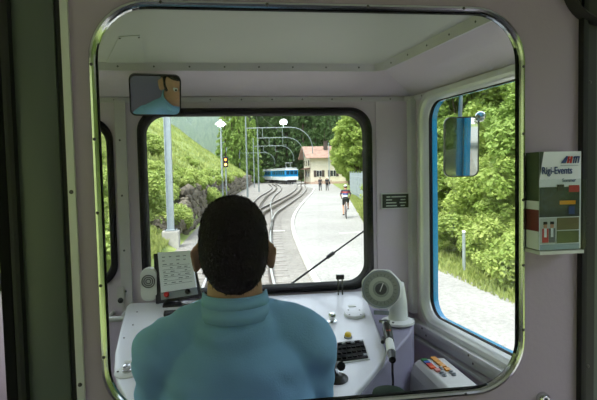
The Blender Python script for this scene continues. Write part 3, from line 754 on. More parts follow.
for i in range(34):
    yy = random.uniform(13, 48); d = random.uniform(2.5, 15); x = xf_(yy) - d
    if not clear(x, yy): continue
    place(sA if i % 2 else sB, FL, gp(x, yy, -.2), i * 1.7, random.uniform(.6, 1.3), 'small green bush on the left railway bank', 'shrub', 'bushes on the left bank')
sT = make_deciduous('tall_shrub', 2.7, 1.75, .05, 26000, .062, LEAF, 120, .20)
for i in range(20):
    y = 8.5 + i * .9; x = 7.7 + random.uniform(0, 1.2)
    place(sT, FL, gp(x, y, -.1), i * 1.3, random.uniform(.8, 1.2), 'tall bushy shrub between the verge and the trees on the right', 'shrub', 'tall shrubs under the right-hand trees')
# conifers
cA = make_conifer('spruce', 22, 3.6, 15000, .30, CONIF); cB = make_conifer('spruce', 18, 3.0, 13000, .27, CONIF); cC = make_conifer('spruce', 25, 4.2, 16000, .33, CONIF)
k = 0
for row, (d0, n) in enumerate(((140, 17), (156, 19), (176, 22))):
    for i in range(n):
        px = 236 + (378 - 236) * (i + .5 * (row % 2) + random.uniform(-.25, .25)) / n; d = d0 + random.uniform(-5, 5); x, y = cam_xy(px, d)
        place((cA, cB, cC)[k % 3], FL, gp(x, y, -.3), k * 1.1, random.uniform(.85, 1.15), 'tall dark spruce in the forest behind the station', 'tree', 'spruces behind the station'); k += 1
for i, (px, d, sc) in enumerate([(331, 122, .9), (338, 118, .85), (345, 112, .9), (325, 128, .8), (316, 134, .95), (356, 105, .8), (307, 136, 1.0)]):
    x, y = cam_xy(px, d); place((cB, cA)[i % 2], FL, gp(x, y, -.3), i * 2.0, sc, 'dark spruce standing close behind the station building', 'tree', 'spruces close behind the station')
wA = make_conifer('larch', 15, 2.6, 12000, .22, LEAF2)
for i, (px, d, sc) in enumerate([(226, 112, .95), (233, 118, 1.1), (240, 116, .9), (247, 122, 1.1), (254, 128, 1.1), (237, 128, 1.2)]):
    x, y = cam_xy(px, d); place(wA, FL, gp(x, y, -.3), i * 2.3, sc, 'pale green drooping larch on the crest of the left slope', 'tree', 'larches on the slope crest')
# grass blades on the bank (uncountable)
def blades(name, pts, size, label):
    n = len(pts); C = np.array(pts, np.float32); a = rng.uniform(0, 6.283, n); s = size * rng.uniform(.6, 1.5, (n, 1))
    U = np.stack([np.cos(a), np.sin(a), np.zeros(n)], 1) * s * .14; V = np.stack([rng.normal(0, .3, n), rng.normal(0, .3, n), np.ones(n)], 1) * s * .62
    C[:, 2] += (s * .5)[:, 0]; me = quads_mesh(name, C, U, V, BLADE); o = bpy.data.objects.new(name, me); COL.objects.link(o)
    return tag(o, label, 'grass', None, 'stuff')
pts = []
while len(pts) < 60000:
    y = random.uniform(7, 30); d = random.random() ** 1.4 * 12 + .2; x = xf_(y) - d; pts.append((x, y, hgt(x, y) - .04))
blades('bank_grass', pts, .16, 'long green grass on the near part of the left bank')
pts = []
while len(pts) < 70000:
    y = 26 + 110 * random.random() ** 1.4; d = random.random() * 40 + .5; x = xf_(y) - d; pts.append((x, y, hgt(x, y) - .05))
blades('meadow_grass', pts, .30, 'meadow grass on the far left hillside')
pts = []
while len(pts) < 26000:
    y = 5 + 45 * random.random() ** 1.3; x = xr_(y) + random.random() ** 1.2 * 3.4 - .15; pts.append((x, y, hgt(x, y) - .03))
blades('verge_grass', pts, .13, 'grass on the verge right of the gravel path')
# far hill with forest
m = MB(); nxh, nyh = 46, 20; vs = []
for j in range(nyh):
    for i in range(nxh):
        x = -420 + 640 * i / (nxh - 1); y = 300 + 390 * j / (nyh - 1)
        z = -30 + 240 * (j / (nyh - 1)) ** .9 + 26 * noise.noise(Vector((x * .01, y * .01, 1))) + max(0, -x) * .12; vs.append((x, y, z))
m.add(vs, [(j * nxh + i, j * nxh + i + 1, (j + 1) * nxh + i + 1, (j + 1) * nxh + i) for j in range(nyh - 1) for i in range(nxh - 1)])
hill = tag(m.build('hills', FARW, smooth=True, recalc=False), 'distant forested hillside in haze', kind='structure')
n = 26000; P = rng.uniform(0, 1, (n, 2)); X = -420 + 640 * P[:, 0]; Yh = 300 + 390 * P[:, 1]
Zh = np.array([-30 + 240 * ((yy - 300) / 390) ** .9 + 26 * noise.noise(Vector((xx * .01, yy * .01, 1))) + max(0, -xx) * .12 for xx, yy in zip(X, Yh)])
C = np.stack([X, Yh, Zh + 4], 1); U = np.tile([[2.6, 0, 0]], (n, 1)) * rng.uniform(.6, 1.3, (n, 1)); V = np.tile([[0, -1.5, 8.0]], (n, 1)) * rng.uniform(.6, 1.3, (n, 1))
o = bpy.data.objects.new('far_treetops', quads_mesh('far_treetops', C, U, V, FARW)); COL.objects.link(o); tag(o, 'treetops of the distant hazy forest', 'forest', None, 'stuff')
# haze in the valley air between the station and the far hill
hz = bpy.data.materials.new('valley_haze'); hz.use_nodes = True; N = hz.node_tree.nodes; N.clear()
vo = N.new('ShaderNodeVolumeScatter'); vo.inputs['Color'].default_value = (.78, .90, 1, 1); vo.inputs['Density'].default_value = .003; vo.inputs['Anisotropy'].default_value = .2
ou = N.new('ShaderNodeOutputMaterial'); hz.node_tree.links.new(vo.outputs[0], ou.inputs['Volume'])
m = MB(); m.box((-100, 470, 150), (800, 420, 330)); tag(m.build('haze', hz), 'thin bluish haze in the valley', 'haze', None, 'stuff')
# ================================================================== built things outside
# big steel mast on the left with concrete footing
bp = pz(171.5, 247, 0); 
o = thing('catenary_mast', 'large pale steel mast on a concrete footing, left in the windscreen', 'mast', loc=bp)
m = MB(); m.box(bp + Vector((0, 0, .24)), (.55, .55, .62), bev=.03); m.build('footing', CONC, o)
m = MB()
for s_ in (-1, 1): m.box(bp + Vector((s_ * .10, 0, 5.0)), (.02, .22, 8.9))
m.box(bp + Vector((0, 0, 5.0)), (.19, .05, 8.9)); m.build('beam', MAST, o)
m = MB(); m.box(bp + Vector((0, 0, .58)), (.40, .40, .03)); m.build('base_plate', MAST, o)
for sx in (-1, 1):
    for sy in (-1, 1):
        m = MB(); m.lathe(bp + Vector((sx * .16, sy * .16, .59)), (0, 0, 1), [(.022, 0), (.022, .05), (.0001, .055)], 6); m.build('bolt', STEEL, o)
# lamp post
LAMPM = mat('lamp_shade_white', srgb(250, 250, 248), .4, var=.01)
LAMPG = mat('lamp_lit', srgb(255, 255, 250), .4, emit=(1, 1, .97, 1), estr=9.0)
q = pd(220.5, 122, 40); b0 = Vector((q.x, q.y, 0)); 
o = thing('lamp_post', 'slim lamp post with a white bell lamp beside the signal', 'lamp post', loc=b0)
m = MB(); m.tube([b0 + Vector((0, 0, -.3)), b0 + Vector((0, 0, q.z - .1))], [.09, .06], 10); m.build('post', MAST, o, smooth=True)
m = MB(); m.lathe(Vector((q.x, q.y, q.z - .22)), (0, 0, 1), [(.46, .0), (.44, .05), (.30, .20), (.12, .30), (.08, .42), (.0001, .44)], 20); m.build('lamp_shade', LAMPM, o, smooth=True)
m = MB(); m.lathe(Vector((q.x, q.y, q.z - .36)), (0, 0, 1), [(.0001, 0), (.18, .04), (.26, .14)], 16); m.build('lamp_glass', LAMPG, o, smooth=True)
# signal
s0 = pd(225.6, 162, 40.0); g0 = Vector((s0.x, s0.y, 0))
o = thing('railway_signal', 'black railway signal head with two lights beside the lamp post', 'signal', loc=g0)
m = MB(); m.tube([g0 + Vector((0, .12, -.3)), g0 + Vector((0, .12, s0.z + .4))], .05, 8); m.build('post', MAST, o)
m = MB(); m.box(s0, (.40, .14, .82), bev=.04); hd = m.build('signal_head', BLK, o)
RED = mat('signal_red', srgb(230, 60, 20), .4, emit=(1, .12, .02, 1), estr=5); AMB = mat('signal_amber', srgb(240, 160, 40), .4, emit=(1, .45, .08, 1), estr=4)
for dz, mm in ((.18, RED), (-.2, AMB)):
    m = MB(); m.lathe(s0 + Vector((0, -.07, dz)), (0, -1, 0), [(.09, 0), (.09, .02), (.0001, .03)], 12); m.build('signal_light', mm, hd)
    m = MB(); m.ring([(.12 * math.cos(a), .12 * math.sin(a)) for a in np.linspace(0, 6.1, 14)], [(.10 * math.cos(a), .10 * math.sin(a)) for a in np.linspace(0, 6.1, 14)], plane_m(s0 + Vector((0, -.07, dz)), (1, 0, 0), (0, 0, 1)), 0, .10); m.build('hood', BLK, hd)
# small white sign plate on the wall side
q = pd(212.5, 179, 36); gz = hgt(q.x, q.y)
o = thing('marker_post', 'small white marker plate on a post above the stone wall', 'sign', loc=(q.x, q.y, gz))
m = MB(); m.tube([(q.x, q.y + .03, gz - .2), (q.x, q.y + .03, q.z + .2)], .025, 6); m.build('post', MAST, o)
m = MB(); m.box(q, (.26, .03, .46), bev=.01); m.build('plate', LAMPM, o)
# catenary portals
PORT = mat('portal_grey_steel', srgb(132, 142, 142), .5, .3, var=.05)
def portal(pxl, pxr, pyb, H, label, lampx=None, corner=2.2):
    d = (H - CAM.z) * F / (172 - pyb); a = pd(pxl, 172, d); b = pd(pxr, 172, d); a.z = 0; b.z = 0
    za = hgt(a.x, a.y); o = thing('catenary_portal', label, 'portal', loc=(a.x, a.y, za), group='catenary portals over the tracks')
    m = MB(); m.tube([(a.x, a.y, za - .3), (a.x, a.y, H + 1.4)], [.10, .07], 8); m.build('mast', PORT, o)
    dx = (b - a); L = dx.length; u = dx / L; pts = [a + Vector((0, 0, H)), a + u * (L - corner) + Vector((0, 0, H))]
    for k in range(1, 8):
        t = math.pi / 2 * k / 7; pts.append(a + u * (L - corner + corner * math.sin(t)) + Vector((0, 0, H - corner * (1 - math.cos(t)))))
    pts.append(pts[-1] + Vector((0, 0, -.5)))
    m = MB(); m.tube(pts, .045, 6); m.build('arm', PORT, o, smooth=True)
    for f in (.25, .55):
        p = a + u * L * f; m = MB(); m.tube([p + Vector((0, 0, H)), p + Vector((0, 0, H - .9)), p + u * .5 + Vector((0, 0, H - 1.0))], .03, 5); m.build('wire_bracket', PORT, o)
    return o, a, b, d, H
P1 = portal(247, 313, 127, 7.0, 'nearest catenary portal spanning both tracks, left mast by the stone wall')
P2 = portal(258.5, 304, 137, 7.0, 'second catenary portal behind the nearest one')
P3 = portal(254, 294, 145, 7.0, 'third catenary portal, just before the blue train')
P4 = portal(240, 275, 151.5, 7.0, 'farthest and smallest catenary portal behind the blue train')
# hanging lamp on portal 1
q = pd(283.5, 122, P1[3]); hb = 7.0
q = Vector((q.x, q.y, 0)); zt_ = pd(283.5, 122, P1[3]).z
o = thing('yard_lamp', 'bright white yard lamp fixed above the nearest portal beam', 'lamp', loc=(q.x, q.y, 7.0))
m = MB(); m.tube([(q.x, q.y, 7.0), (q.x, q.y, zt_)], .04, 6); m.build('stem', MAST, o)
m = MB(); m.lathe((q.x, q.y, zt_ - .12), (0, 0, 1), [(.40, 0), (.44, .10), (.34, .30), (.12, .42), (.0001, .44)], 18); m.build('lamp_shade', LAMPM, o, smooth=True)
m = MB(); m.lathe((q.x, q.y, zt_ - .26), (0, 0, 1), [(.0001, 0), (.28, .05), (.36, .15)], 16); m.build('lamp_glass', LAMPG, o, smooth=True)
# contact wires
for lb, C in (('thin contact wire over the main track', CA_), ('thin contact wire over the left branch track', CB_)):
    pp = [p + Vector((0, 0, 5.6)) for p in C if 24 < p.y < 140][::6]
    m = MB(); m.tube(pp, .012, 4); tag(m.build('contact_wire', WIRE), lb, 'wire')
# ---------------- blue and white train
TB = mat('train_blue', srgb(0, 128, 190), .3, var=.03); TW = mat('train_white', srgb(226, 230, 232), .35, var=.03); TROOF = mat('train_roof', srgb(168, 172, 172), .6)
TWIN = mat('train_window', srgb(24, 60, 84), .08, var=.05, spec=.8); TUND = mat('train_underframe', srgb(38, 36, 36), .8)
A = pd(292.0, 182, 108); A.z = 0; Bk = pd(263, 182, 144); Bk.z = 0
dirv = (Bk - A).normalized(); rzT = math.atan2(dirv.y, dirv.x)      # local +X points from the nose to the rear
def car(loc, label, front):
    o = thing('railcar', label, 'train', loc=loc, rz=rzT, group='blue and white railcars')
    M0 = wm(o)
    def bb(c, size, name, mt, par=o, bev=0.0):
        m = MB(); m.box(Vector(c), size, bev=bev); m.v = [M0 @ q for q in m.v]; return m.build(name, mt, par)
    L, Wd = 16.0, 2.7
    bb((L / 2, 0, 1.2), (L, Wd, .8), 'lower_body', TW, bev=.05)
    up = bb((L / 2, 0, 2.28), (L - .02, Wd - .02, 1.4), 'upper_body', TB, bev=.05)
    bb((L / 2, 0, 3.02), (L - .02, Wd + .01, .16), 'cornice', TW)
    bb((L / 2, 0, 3.24), (L - .3, Wd - .3, .36), 'roof', TROOF, bev=.14)
    bb((L / 2, 0, .58), (L - 1.2, Wd - .5, .5), 'underframe', TUND)
    for k in range(7):
        for s_ in (-1, 1): bb((1.9 + k * 2.05, s_ * Wd / 2, 2.42), (1.5, .03, .78), 'window', TWIN)
    for k in (-.82, 0, .82): bb((-.005, k, 2.42), (.03, .68, .80), 'front_window' if k == 0 else 'front_window', TWIN)
    bb((-.03, 0, .75), (.2, 1.9, .3), 'buffer_beam', TUND)
    for k in (-.9, .9):
        m = MB(); m.lathe(M0 @ Vector((-.01, k, 1.1)), M0.to_3x3() @ Vector((-1, 0, 0)), [(.13, 0), (.12, .05), (.0001, .06)], 12); m.build('headlamp', LAMPM, o)
    for k in (2.5, 4.6, 11.4, 13.5):
        for s_ in (-1, 1):
            m = MB(); m.lathe(M0 @ Vector((k, s_ * .7, .40)), M0.to_3x3() @ Vector((0, 1, 0)), [(.38, -.06), (.38, .06)], 16); m.build('wheel', TUND, o)
    if front:
        m = MB(); f = lambda x, y, z: M0 @ Vector((x, y, z))
        for s_ in (-.5, .5):
            m.tube([f(2.2, s_, 3.4), f(4.0, s_, 4.0), f(2.8, s_, 4.5)], .04, 5)
        m.tube([f(2.8, -.8, 4.5), f(2.8, .8, 4.5)], .05, 5); m.box(f(3.2, 0, 3.46), (1.8, 1.2, .1), M=M0); m.build('pantograph', TROOF, o)
    return o
car(A, 'nearer blue and white railcar with its front to the station', True)
car(A + dirv * 16.6, 'second blue and white railcar coupled behind the nearer one', False)
# ---------------- station building
BWALL = mat('station_plaster', srgb(210, 200, 178), .85, var=.05, vscale=.5); BBASE = mat('station_base', srgb(182, 156, 138), .85, var=.08); BROOF = mat('station_roof', srgb(160, 130, 114), .85, var=.1, vscale=1.5, bump=.3, bscale=8)
SHUT = mat('shutter_dark', srgb(70, 58, 50), .7); PANE = mat('station_pane', srgb(40, 46, 50), .1, spec=.7); FRM = mat('window_frame_white', srgb(220, 215, 205), .6); WOOD = mat('eave_wood', srgb(92, 66, 50), .8)
cb = pd(311, 184, 104); cb.z = 0; rzB = YAW + math.radians(9)
o = thing('station_building', 'cream station house with brown roof and chimney beside the tracks', 'building', loc=cb, rz=rzB); M0 = wm(o)
def B(c, size, name, mt, par=o, rot=None, bev=0):
    m = MB(); m.box(Vector((0, 0, 0)), size, M=rot, bev=bev); m.v = [M0 @ (q + Vector(c)) for q in m.v]; return m.build(name, mt, par)
Wb, Db, He, Hr = 9.5, 8.0, 5.6, 7.6
B((Wb / 2, Db / 2, He / 2), (Wb, Db, He), 'walls', BWALL)
m = MB(); m.prism([M0 @ Vector((0.01, 0, He)), M0 @ Vector((0.01, Db, He)), M0 @ Vector((0.01, Db / 2, Hr - .12))], M0.to_3x3() @ Vector((Wb - .02, 0, 0))); m.build('gable', BWALL, o)
B((Wb / 2, Db / 2, .22), (Wb + .06, Db + .06, .44), 'base_course', BBASE)
sl = math.atan2(Hr - He, Db / 2)
for s_ in (-1, 1):
    Lr = (Db / 2 + 1.0) / math.cos(sl)
    R = Matrix.Rotation(s_ * -sl, 3, 'X')
    cy = Db / 2 + s_ * (Db / 2 + 1.0) / 2; cz = Hr - (Db / 2 + 1.0) / 2 * math.tan(sl) + .1
    rf = B((Wb / 2, cy, cz), (Wb + 2.2, Lr, .16), 'roof', BROOF, rot=R)
    for k in range(9):       # tile courses
        t = (k + .5) / 9 - .5; off = R @ Vector((0, s_ * t * Lr, .10)); B((Wb / 2 + off.x, cy + off.y, cz + off.z), (Wb + 2.24, .06, .05), 'tile_course', BROOF, rf, rot=R)
ch = B((3.6, 2.4, Hr + .1), (.7, .7, 1.9), 'chimney', SHUT); B((3.6, 2.4, Hr + 1.1), (.9, .9, .14), 'chimney_cap', SHUT, ch)
def win(x, z, w, h, shut=True):
    f = B((x, -.02, z), (w, .08, h), 'window', FRM)
    for s_ in (-1, 1): B((x + s_ * w / 4, -.07, z), (w / 2 - .10, .03, h - .14), 'pane', PANE, f)
    if shut:
        for s_ in (-1, 1): B((x + s_ * (w * .75), -.05, z), (w / 2, .06, h), 'shutter', SHUT, f)
for x in (1.7, 4.6, 7.6): win(x, 2.1, 1.1, 1.3)
for y in (2.0, 4.2, 6.2):
    for z in (2.0, 4.3):
        f = B((-.02, y, z), (.08, 1.0, 1.25), 'window', FRM); B((-.07, y, z), (.03, .84, 1.1), 'pane', PANE, f)
B((-.5, 3.6, 3.15), (1.3, 6.5, .14), 'canopy', WOOD, rot=Matrix.Rotation(math.radians(-12), 3, 'Y'))
for y in (1.0, 6.2): B((-1.0, y, 1.5), (.1, .1, 3.0), 'canopy_post', WOOD)
B((2.4, -.7, .35), (3.4, .45, .7), 'bench_wall', BBASE)
# lamp pole before the building (thin vertical pole at its right)
q = pd(329.2, 172, 88); o = thing('thin_pole', 'thin pale pole in front of the station house', 'pole', loc=(q.x, q.y, 0))
m = MB(); m.tube([(q.x, q.y, 0), (q.x, q.y, 7.2)], [.10, .06], 8); m.build('pole', MAST, o); m = MB(); m.lathe((q.x, q.y, 7.2), (0, 0, 1), [(.10, 0), (.08, .1), (.0001, .14)], 8); m.build('cap', MAST, o)
# ---------------- grey board fence right of the path
FEN = mat('fence_boards_grey', srgb(158, 168, 172), .7, var=.06, vscale=3)
fa = pd(350.5, 190, 58); fb = pd(370, 190, 36); fa.z = fb.z = 0
o = thing('board_fence', 'pale grey upright board fence right of the path', 'fence', loc=(fb.x, fb.y, hgt(fb.x, fb.y)))
n = 70; zf = [hgt(fa.lerp(fb, i / n).x, fa.lerp(fb, i / n).y) for i in range(n + 1)]; d = (fb - fa); ang = math.atan2(d.y, d.x); ln = d.length / n
m = MB(); m.box((0, 0, 0), (ln * .93, .03, 2.2)); base = None
for i in range(n):
    p = fa.lerp(fb, (i + .5) / n); p.z = zf[i] + 1.15
    if base is None: base = m.build('board', FEN, None); c = base
    else: c = base.copy(); COL.objects.link(c)
    c.parent = o; c.location = p - o.location; c.rotation_euler = (0, 0, ang)
for z in (.4, 1.9):
    m = MB(); m.tube([fa + Vector((0, .05, zf[0] + z)), fb + Vector((0, .05, zf[-1] + z))], .04, 6); m.build('rail', MAST, o)
for i in range(0, n + 1, 10):
    p = fa.lerp(fb, i / n); m = MB(); m.tube([p + Vector((0, .1, zf[i] - .2)), p + Vector((0, .1, zf[i] + 2.4))], .045, 7); m.build('post', MAST, o)
# marker posts by the path seen through the side window
for (px, py0, py1, lb) in ((464, 270, 232, 'thin pale marker post on the verge outside the side window'),):
    q = pz(px, py0, 0.05); d_ = (q - CAM).dot(RC @ Vector((0, 0, -1))); t = pd(px, py1, d_)
    o = thing('verge_post', lb, 'post', loc=q); m = MB(); m.tube([q, (q.x, q.y, t.z)], .04, 8); m.build('post', MAST, o); m = MB(); m.lathe((q.x, q.y, t.z), (0, 0, 1), [(.045, 0), (.04, .03), (.0001, .05)], 8); m.build('cap', LAMPM, o)

# ================================================================== people
SKIN = mat('skin', srgb(196, 146, 118), .55, var=.06, vscale=14)
HAIR = mat('dark_brown_hair', srgb(20, 14, 11), .7, var=.2, vscale=60, bump=.3, bscale=160, spec=.15)
TMP = bpy.data.scenes.new('workbench')
def blob(prims, voxel, smooth=4, name='blob'):
    bm = bmesh.new()
    for p in prims:
        if p[0] == 'c':
            _, a, r0, b, r1 = p; a = Vector(a); b = Vector(b); ax = b - a; L = ax.length; u, v, w = frame(ax)
            rings = []; N_ = 14
            prof = [(r0 * math.cos(t), -r0 * math.sin(t)) for t in (1.35, .9, .45, 0)] + [(r1 * math.cos(t), L + r1 * math.sin(t)) for t in (0, .45, .9, 1.35)]
            for r, h in prof:
                rings.append([bm.verts.new(a + w * h + (u * math.cos(2 * math.pi * k / N_) + v * math.sin(2 * math.pi * k / N_)) * r) for k in range(N_)])
            for i in range(len(rings) - 1):
                for k in range(N_): bm.faces.new((rings[i][k], rings[i][(k + 1) % N_], rings[i + 1][(k + 1) % N_], rings[i + 1][k]))
            bm.faces.new(rings[0][::-1]); bm.faces.new(rings[-1])
        else:
            _, c, r, e = p if len(p) == 4 else (*p, None)
            M = Matrix.Translation(Vector(c)) @ (Euler(e).to_matrix().to_4x4() if e else Matrix.Identity(4)) @ Matrix.Diagonal((*r, 1))
            bmesh.ops.create_uvsphere(bm, u_segments=24, v_segments=16, radius=1, matrix=M)
    bmesh.ops.recalc_face_normals(bm, faces=bm.faces)
    me = bpy.data.meshes.new(name + '_raw'); bm.to_mesh(me); bm.free()
    o = bpy.data.objects.new(name + '_raw', me); TMP.collection.objects.link(o)
    r = o.modifiers.new('r', 'REMESH'); r.mode = 'VOXEL'; r.voxel_size = voxel
    s_ = o.modifiers.new('s', 'SMOOTH'); s_.factor = .5; s_.iterations = smooth
    TMP.view_layers[0].update(); dg = TMP.view_layers[0].depsgraph; ev = o.evaluated_get(dg); out = bpy.data.meshes.new_from_object(ev)
    bpy.data.objects.remove(o); bpy.data.meshes.remove(me); out.name = name
    out.materials.clear()
    out.polygons.foreach_set('use_smooth', [True] * len(out.polygons)); return out
def put(me, name, mt, par):
    me.materials.append(mt); o = bpy.data.objects.new(name, me); COL.objects.link(o); o.parent = par; return o
def face_prims(z, y=0.0, s=1.0):
    """head facing +Y, centre height z"""
    P = [('e', (0, y - .008 * s, z + .012 * s), (.074 * s, .094 * s, .088 * s)), ('e', (0, y + .022 * s, z - .05 * s), (.058 * s, .066 * s, .066 * s)), ('e', (0, y + .045 * s, z - .085 * s), (.034 * s, .034 * s, .026 * s)),
         ('c', (0, y + .083 * s, z + .008 * s), .009 * s, (0, y + .103 * s, z - .028 * s), .013 * s), ('e', (0, y + .078 * s, z + .02 * s), (.05 * s, .014 * s, .010 * s)),
         ('e', (0, y + .082 * s, z - .058 * s), (.024 * s, .010 * s, .008 * s)), ('c', (0, y - .018 * s, z - .06 * s), .058 * s, (0, y - .026 * s, z - .15 * s), .062 * s)]
    for s_ in (-1, 1):
        P += [('e', (s_ * .079 * s, y - .004 * s, z - .030 * s), (.009 * s, .021 * s, .033 * s), (0, 0, s_ * .45)), ('e', (s_ * .083 * s, y - .010 * s, z - .018 * s), (.006 * s, .016 * s, .018 * s), (0, 0, s_ * .5))]
    return P
def hand_prims(w, f, side, s=1.0, curl=.5):
    """w wrist, f forward unit vector; palm down"""
    w = Vector(w); f = Vector(f).normalized(); sd = Vector((f.y, -f.x, 0)).normalized(); dn = Vector((0, 0, -1))
    P = [('e', w + f * .045 * s, (.036 * s, .045 * s, .015 * s), (0, 0, math.atan2(-f.x, f.y)))]
    for k, (o_, l_) in enumerate(((-.030, .062), (-.011, .074), (.010, .070), (.029, .054))):
        a = w + f * .082 * s + sd * o_ * s; b = a + (f * .6 + dn * .15) * l_ * s * .6; c = b + (f * (1 - curl) + dn * curl) * l_ * s * .5
        P += [('c', a, .0085 * s, b, .008 * s), ('c', b, .008 * s, c, .0065 * s)]
    a = w + f * .025 * s - sd * .030 * s * side; b = a + (f * .55 - sd * .75 * side) * .036 * s; c = b + (f * .9 - sd * .1 * side) * .028 * s
    P += [('c', a, .011 * s, b, .0095 * s), ('c', b, .0095 * s, c, .008 * s)]; return P
# ---------------- the driver
HD = pd(233.5, 243, 1.12); X0, Y0 = HD.x, HD.y; ZH = HD.z; ZS = ZH - .212
FX = -0.0
seat_z = ZS - .56
drv = thing('person', 'train driver in a light blue polo shirt seen from behind at the desk', 'person', loc=(X0, Y0, seat_z))
# everything below in driver-local coordinates: origin at the seat
zs = ZS - seat_z; zh = ZH - seat_z
P = face_prims(zh, 0.0, 1.0)
for s_ in (-1, 1):
    sh = Vector((s_ * .168, .01, zs - .03)); el = Vector((s_ * .182, .11, zs - .235)); wr = Vector((s_ * .12, .34, zs - .13))
    P += [('c', sh, .052, el, .042), ('c', el, .041, wr, .027)] + hand_prims(wr, Vector((-s_ * .25, 1, -.05)), s_, 1.0, .45)
P += [('e', (0, .02, zs - .2), (.150, .095, .26)), ('e', (0, .03, zs - .45), (.15, .11, .15)), ('c', (0, -.022, zs + .1), .056, (0, .0, zs - .02), .055)]
for s_ in (-1, 1):
    hip = Vector((s_ * .09, .03, .06)); kn = Vector((s_ * .13, .44, .07)); an = Vector((s_ * .13, .45, -.33))
    P += [('c', hip, .085, kn, .055), ('c', kn, .055, an, .036), ('c', an + Vector((0, -.02, -.05)), .034, an + Vector((0, .15, -.07)), .03)]
put(blob(P, .0065, 4, 'driver_body'), 'body', SKIN, drv)
# hair
me = bpy.data.meshes.new('driver_hair'); bm = bmesh.new(); bmesh.ops.create_uvsphere(bm, u_segments=64, v_segments=48, radius=1)
for v in bm.verts:
    d = v.co.copy(); d.normalize(); ex = 2.45
    k = (abs(d.x) ** ex + abs(d.y) ** ex + abs(d.z) ** ex) ** (-1 / ex)
    q = Vector((d.x * k * .0735, d.y * k * .098 - .010, d.z * k * .100 + .000))
    if q.z < 0 and q.y < .02: q.z *= 1.20
    if q.z < -.01:                                   # taper to the nape at the back
        t = min(1, (-.01 - q.z) / .10); q.x *= 1 - .30 * t * t
        if q.y > -.02: q.y = -.02 + (q.y + .02) * (1 - .75 * t); q.x *= (1 - .05 * t)
    if q.y > .03 and q.z < .045: q.y = .03 + (q.y - .03) * .25; q.x *= .96
    q += d * (.0014 * noise.noise(q * 50) + .0008 * noise.noise(q * 170)); v.co = q + Vector((0, 0, zh))
bmesh.ops.recalc_face_normals(bm, faces=bm.faces); bm.to_mesh(me); bm.free(); me.polygons.foreach_set('use_smooth', [True] * len(me.polygons))
hair = put(me, 'hair', HAIR, drv)
# short strands over the hair cap
n = 9000; vv = np.array([tuple(v.co) for v in me.vertices]); nn2 = np.array([tuple(v.normal) for v in me.vertices]); idx = rng.integers(0, len(vv), n)
C = vv[idx] + rng.normal(0, .0010, (n, 3)); D = unit(nn2[idx] * .22 + np.array([[0, -.25, -1.0]]) + rng.normal(0, .15, (n, 3))); U = unit(np.cross(D, rng.normal(size=(n, 3)))) * .0006; V = D * rng.uniform(.003, .0065, (n, 1))
st = bpy.data.objects.new('hair_strands', quads_mesh('hair_strands', C, U, V, HAIR)); COL.objects.link(st); st.parent = hair; st['kind'] = 'stuff'
EYEW = mat('eye_white', srgb(235, 235, 230), .2); IRIS = mat('eye_iris', srgb(50, 34, 24), .2)
for s_ in (-1, 1):
    m = MB(); c = Vector((X0 + s_ * .031, Y0 + .079, ZH + .004)); m.lathe(c, (0, 1, 0), [(.0001, -.011), (.009, -.007), (.0115, 0), (.009, .007), (.0001, .011)], 14); e = m.build('eye', EYEW, drv, smooth=True)
    m = MB(); m.lathe(c + Vector((0, .0085, 0)), (0, 1, 0), [(.0055, 0), (.0045, .0022), (.0001, .0028)], 12); m.build('iris', IRIS, e)
# polo shirt
SHIRT = mat('blue_polo_cloth', srgb(150, 198, 236), .85, var=.03, vscale=5, bump=.12, bscale=300, spec=.2)
P = [('e', (0, -.022, zs + .02), (.10, .082, .085)), ('e', (0, -.005, zs - .15), (.168, .112, .22)), ('e', (0, -.035, zs - .08), (.150, .085, .13)), ('e', (0, .02, zs - .36), (.162, .125, .23)), ('e', (0, .03, zs - .50), (.158, .125, .12))]
for s_ in (-1, 1):
    P += [('c', (s_ * .040, -.012, zs + .055), .048, (s_ * .145, .0, zs + .002), .062), ('e', (s_ * .160, .006, zs - .022), (.064, .070, .070)),
          ('c', (s_ * .163, .012, zs - .035), .063, (s_ * .170, .075, zs - .185), .055), ('e', (s_ * .09, .03, zs - .06), (.08, .08, .09))]
sm = blob(P, .007, 8, 'driver_shirt')
VC = [v.co.copy() for v in sm.vertices]; VN = [v.normal.copy() for v in sm.vertices]; flat = []
for q, nv in zip(VC, VN):                            # folds
    f = noise.noise(Vector((q.x * 9, q.y * 9, q.z * 22))) * .006 + noise.noise(Vector((q.x * 26 + q.z * 20, q.y * 14, q.z * 12))) * .004 * (.4 + min(1, abs(q.x) / .12))
    flat += list(q + nv * f)
sm.vertices.foreach_set('co', flat); sm.update()
shirt = put(sm, 'polo_shirt', SHIRT, drv)
# collar: band folded down around the neck
m = MB(); lps = []
for rx, ry, z, yy in ((.060, .064, zs + .098, -.018), (.066, .070, zs + .112, -.018), (.069, .074, zs + .108, -.018), (.073, .079, zs + .088, -.017), (.080, .088, zs + .060, -.016)):
    lp = []
    for k in range(36):
        a = 2 * math.pi * k / 36; front = max(0, math.sin(a))
        lp.append(Vector((X0 + rx * math.cos(a), Y0 + yy + ry * math.sin(a), seat_z + z - .03 * front)))
    lps.append(lp)
for i in range(4): m.add(lps[i] + lps[i + 1], [(k, (k + 1) % 36, 36 + (k + 1) % 36, 36 + k) for k in range(36)])
co_ = m.build('collar', SHIRT, shirt, smooth=True)
md = co_.modifiers.new('s', 'SOLIDIFY'); md.thickness = .003
TROU = mat('dark_trousers', srgb(40, 44, 56), .85, var=.1)
P = [('e', (0, .03, .08), (.172, .135, .11))]
for s_ in (-1, 1):
    hip = Vector((s_ * .09, .03, .06)); kn = Vector((s_ * .13, .44, .07)); an = Vector((s_ * .13, .45, -.31)); P += [('c', hip, .095, kn, .066), ('c', kn, .066, an, .050)]
put(blob(P, .01, 5, 'driver_trousers'), 'trousers', TROU, drv)
SHOE = mat('black_shoes', srgb(24, 22, 22), .4)
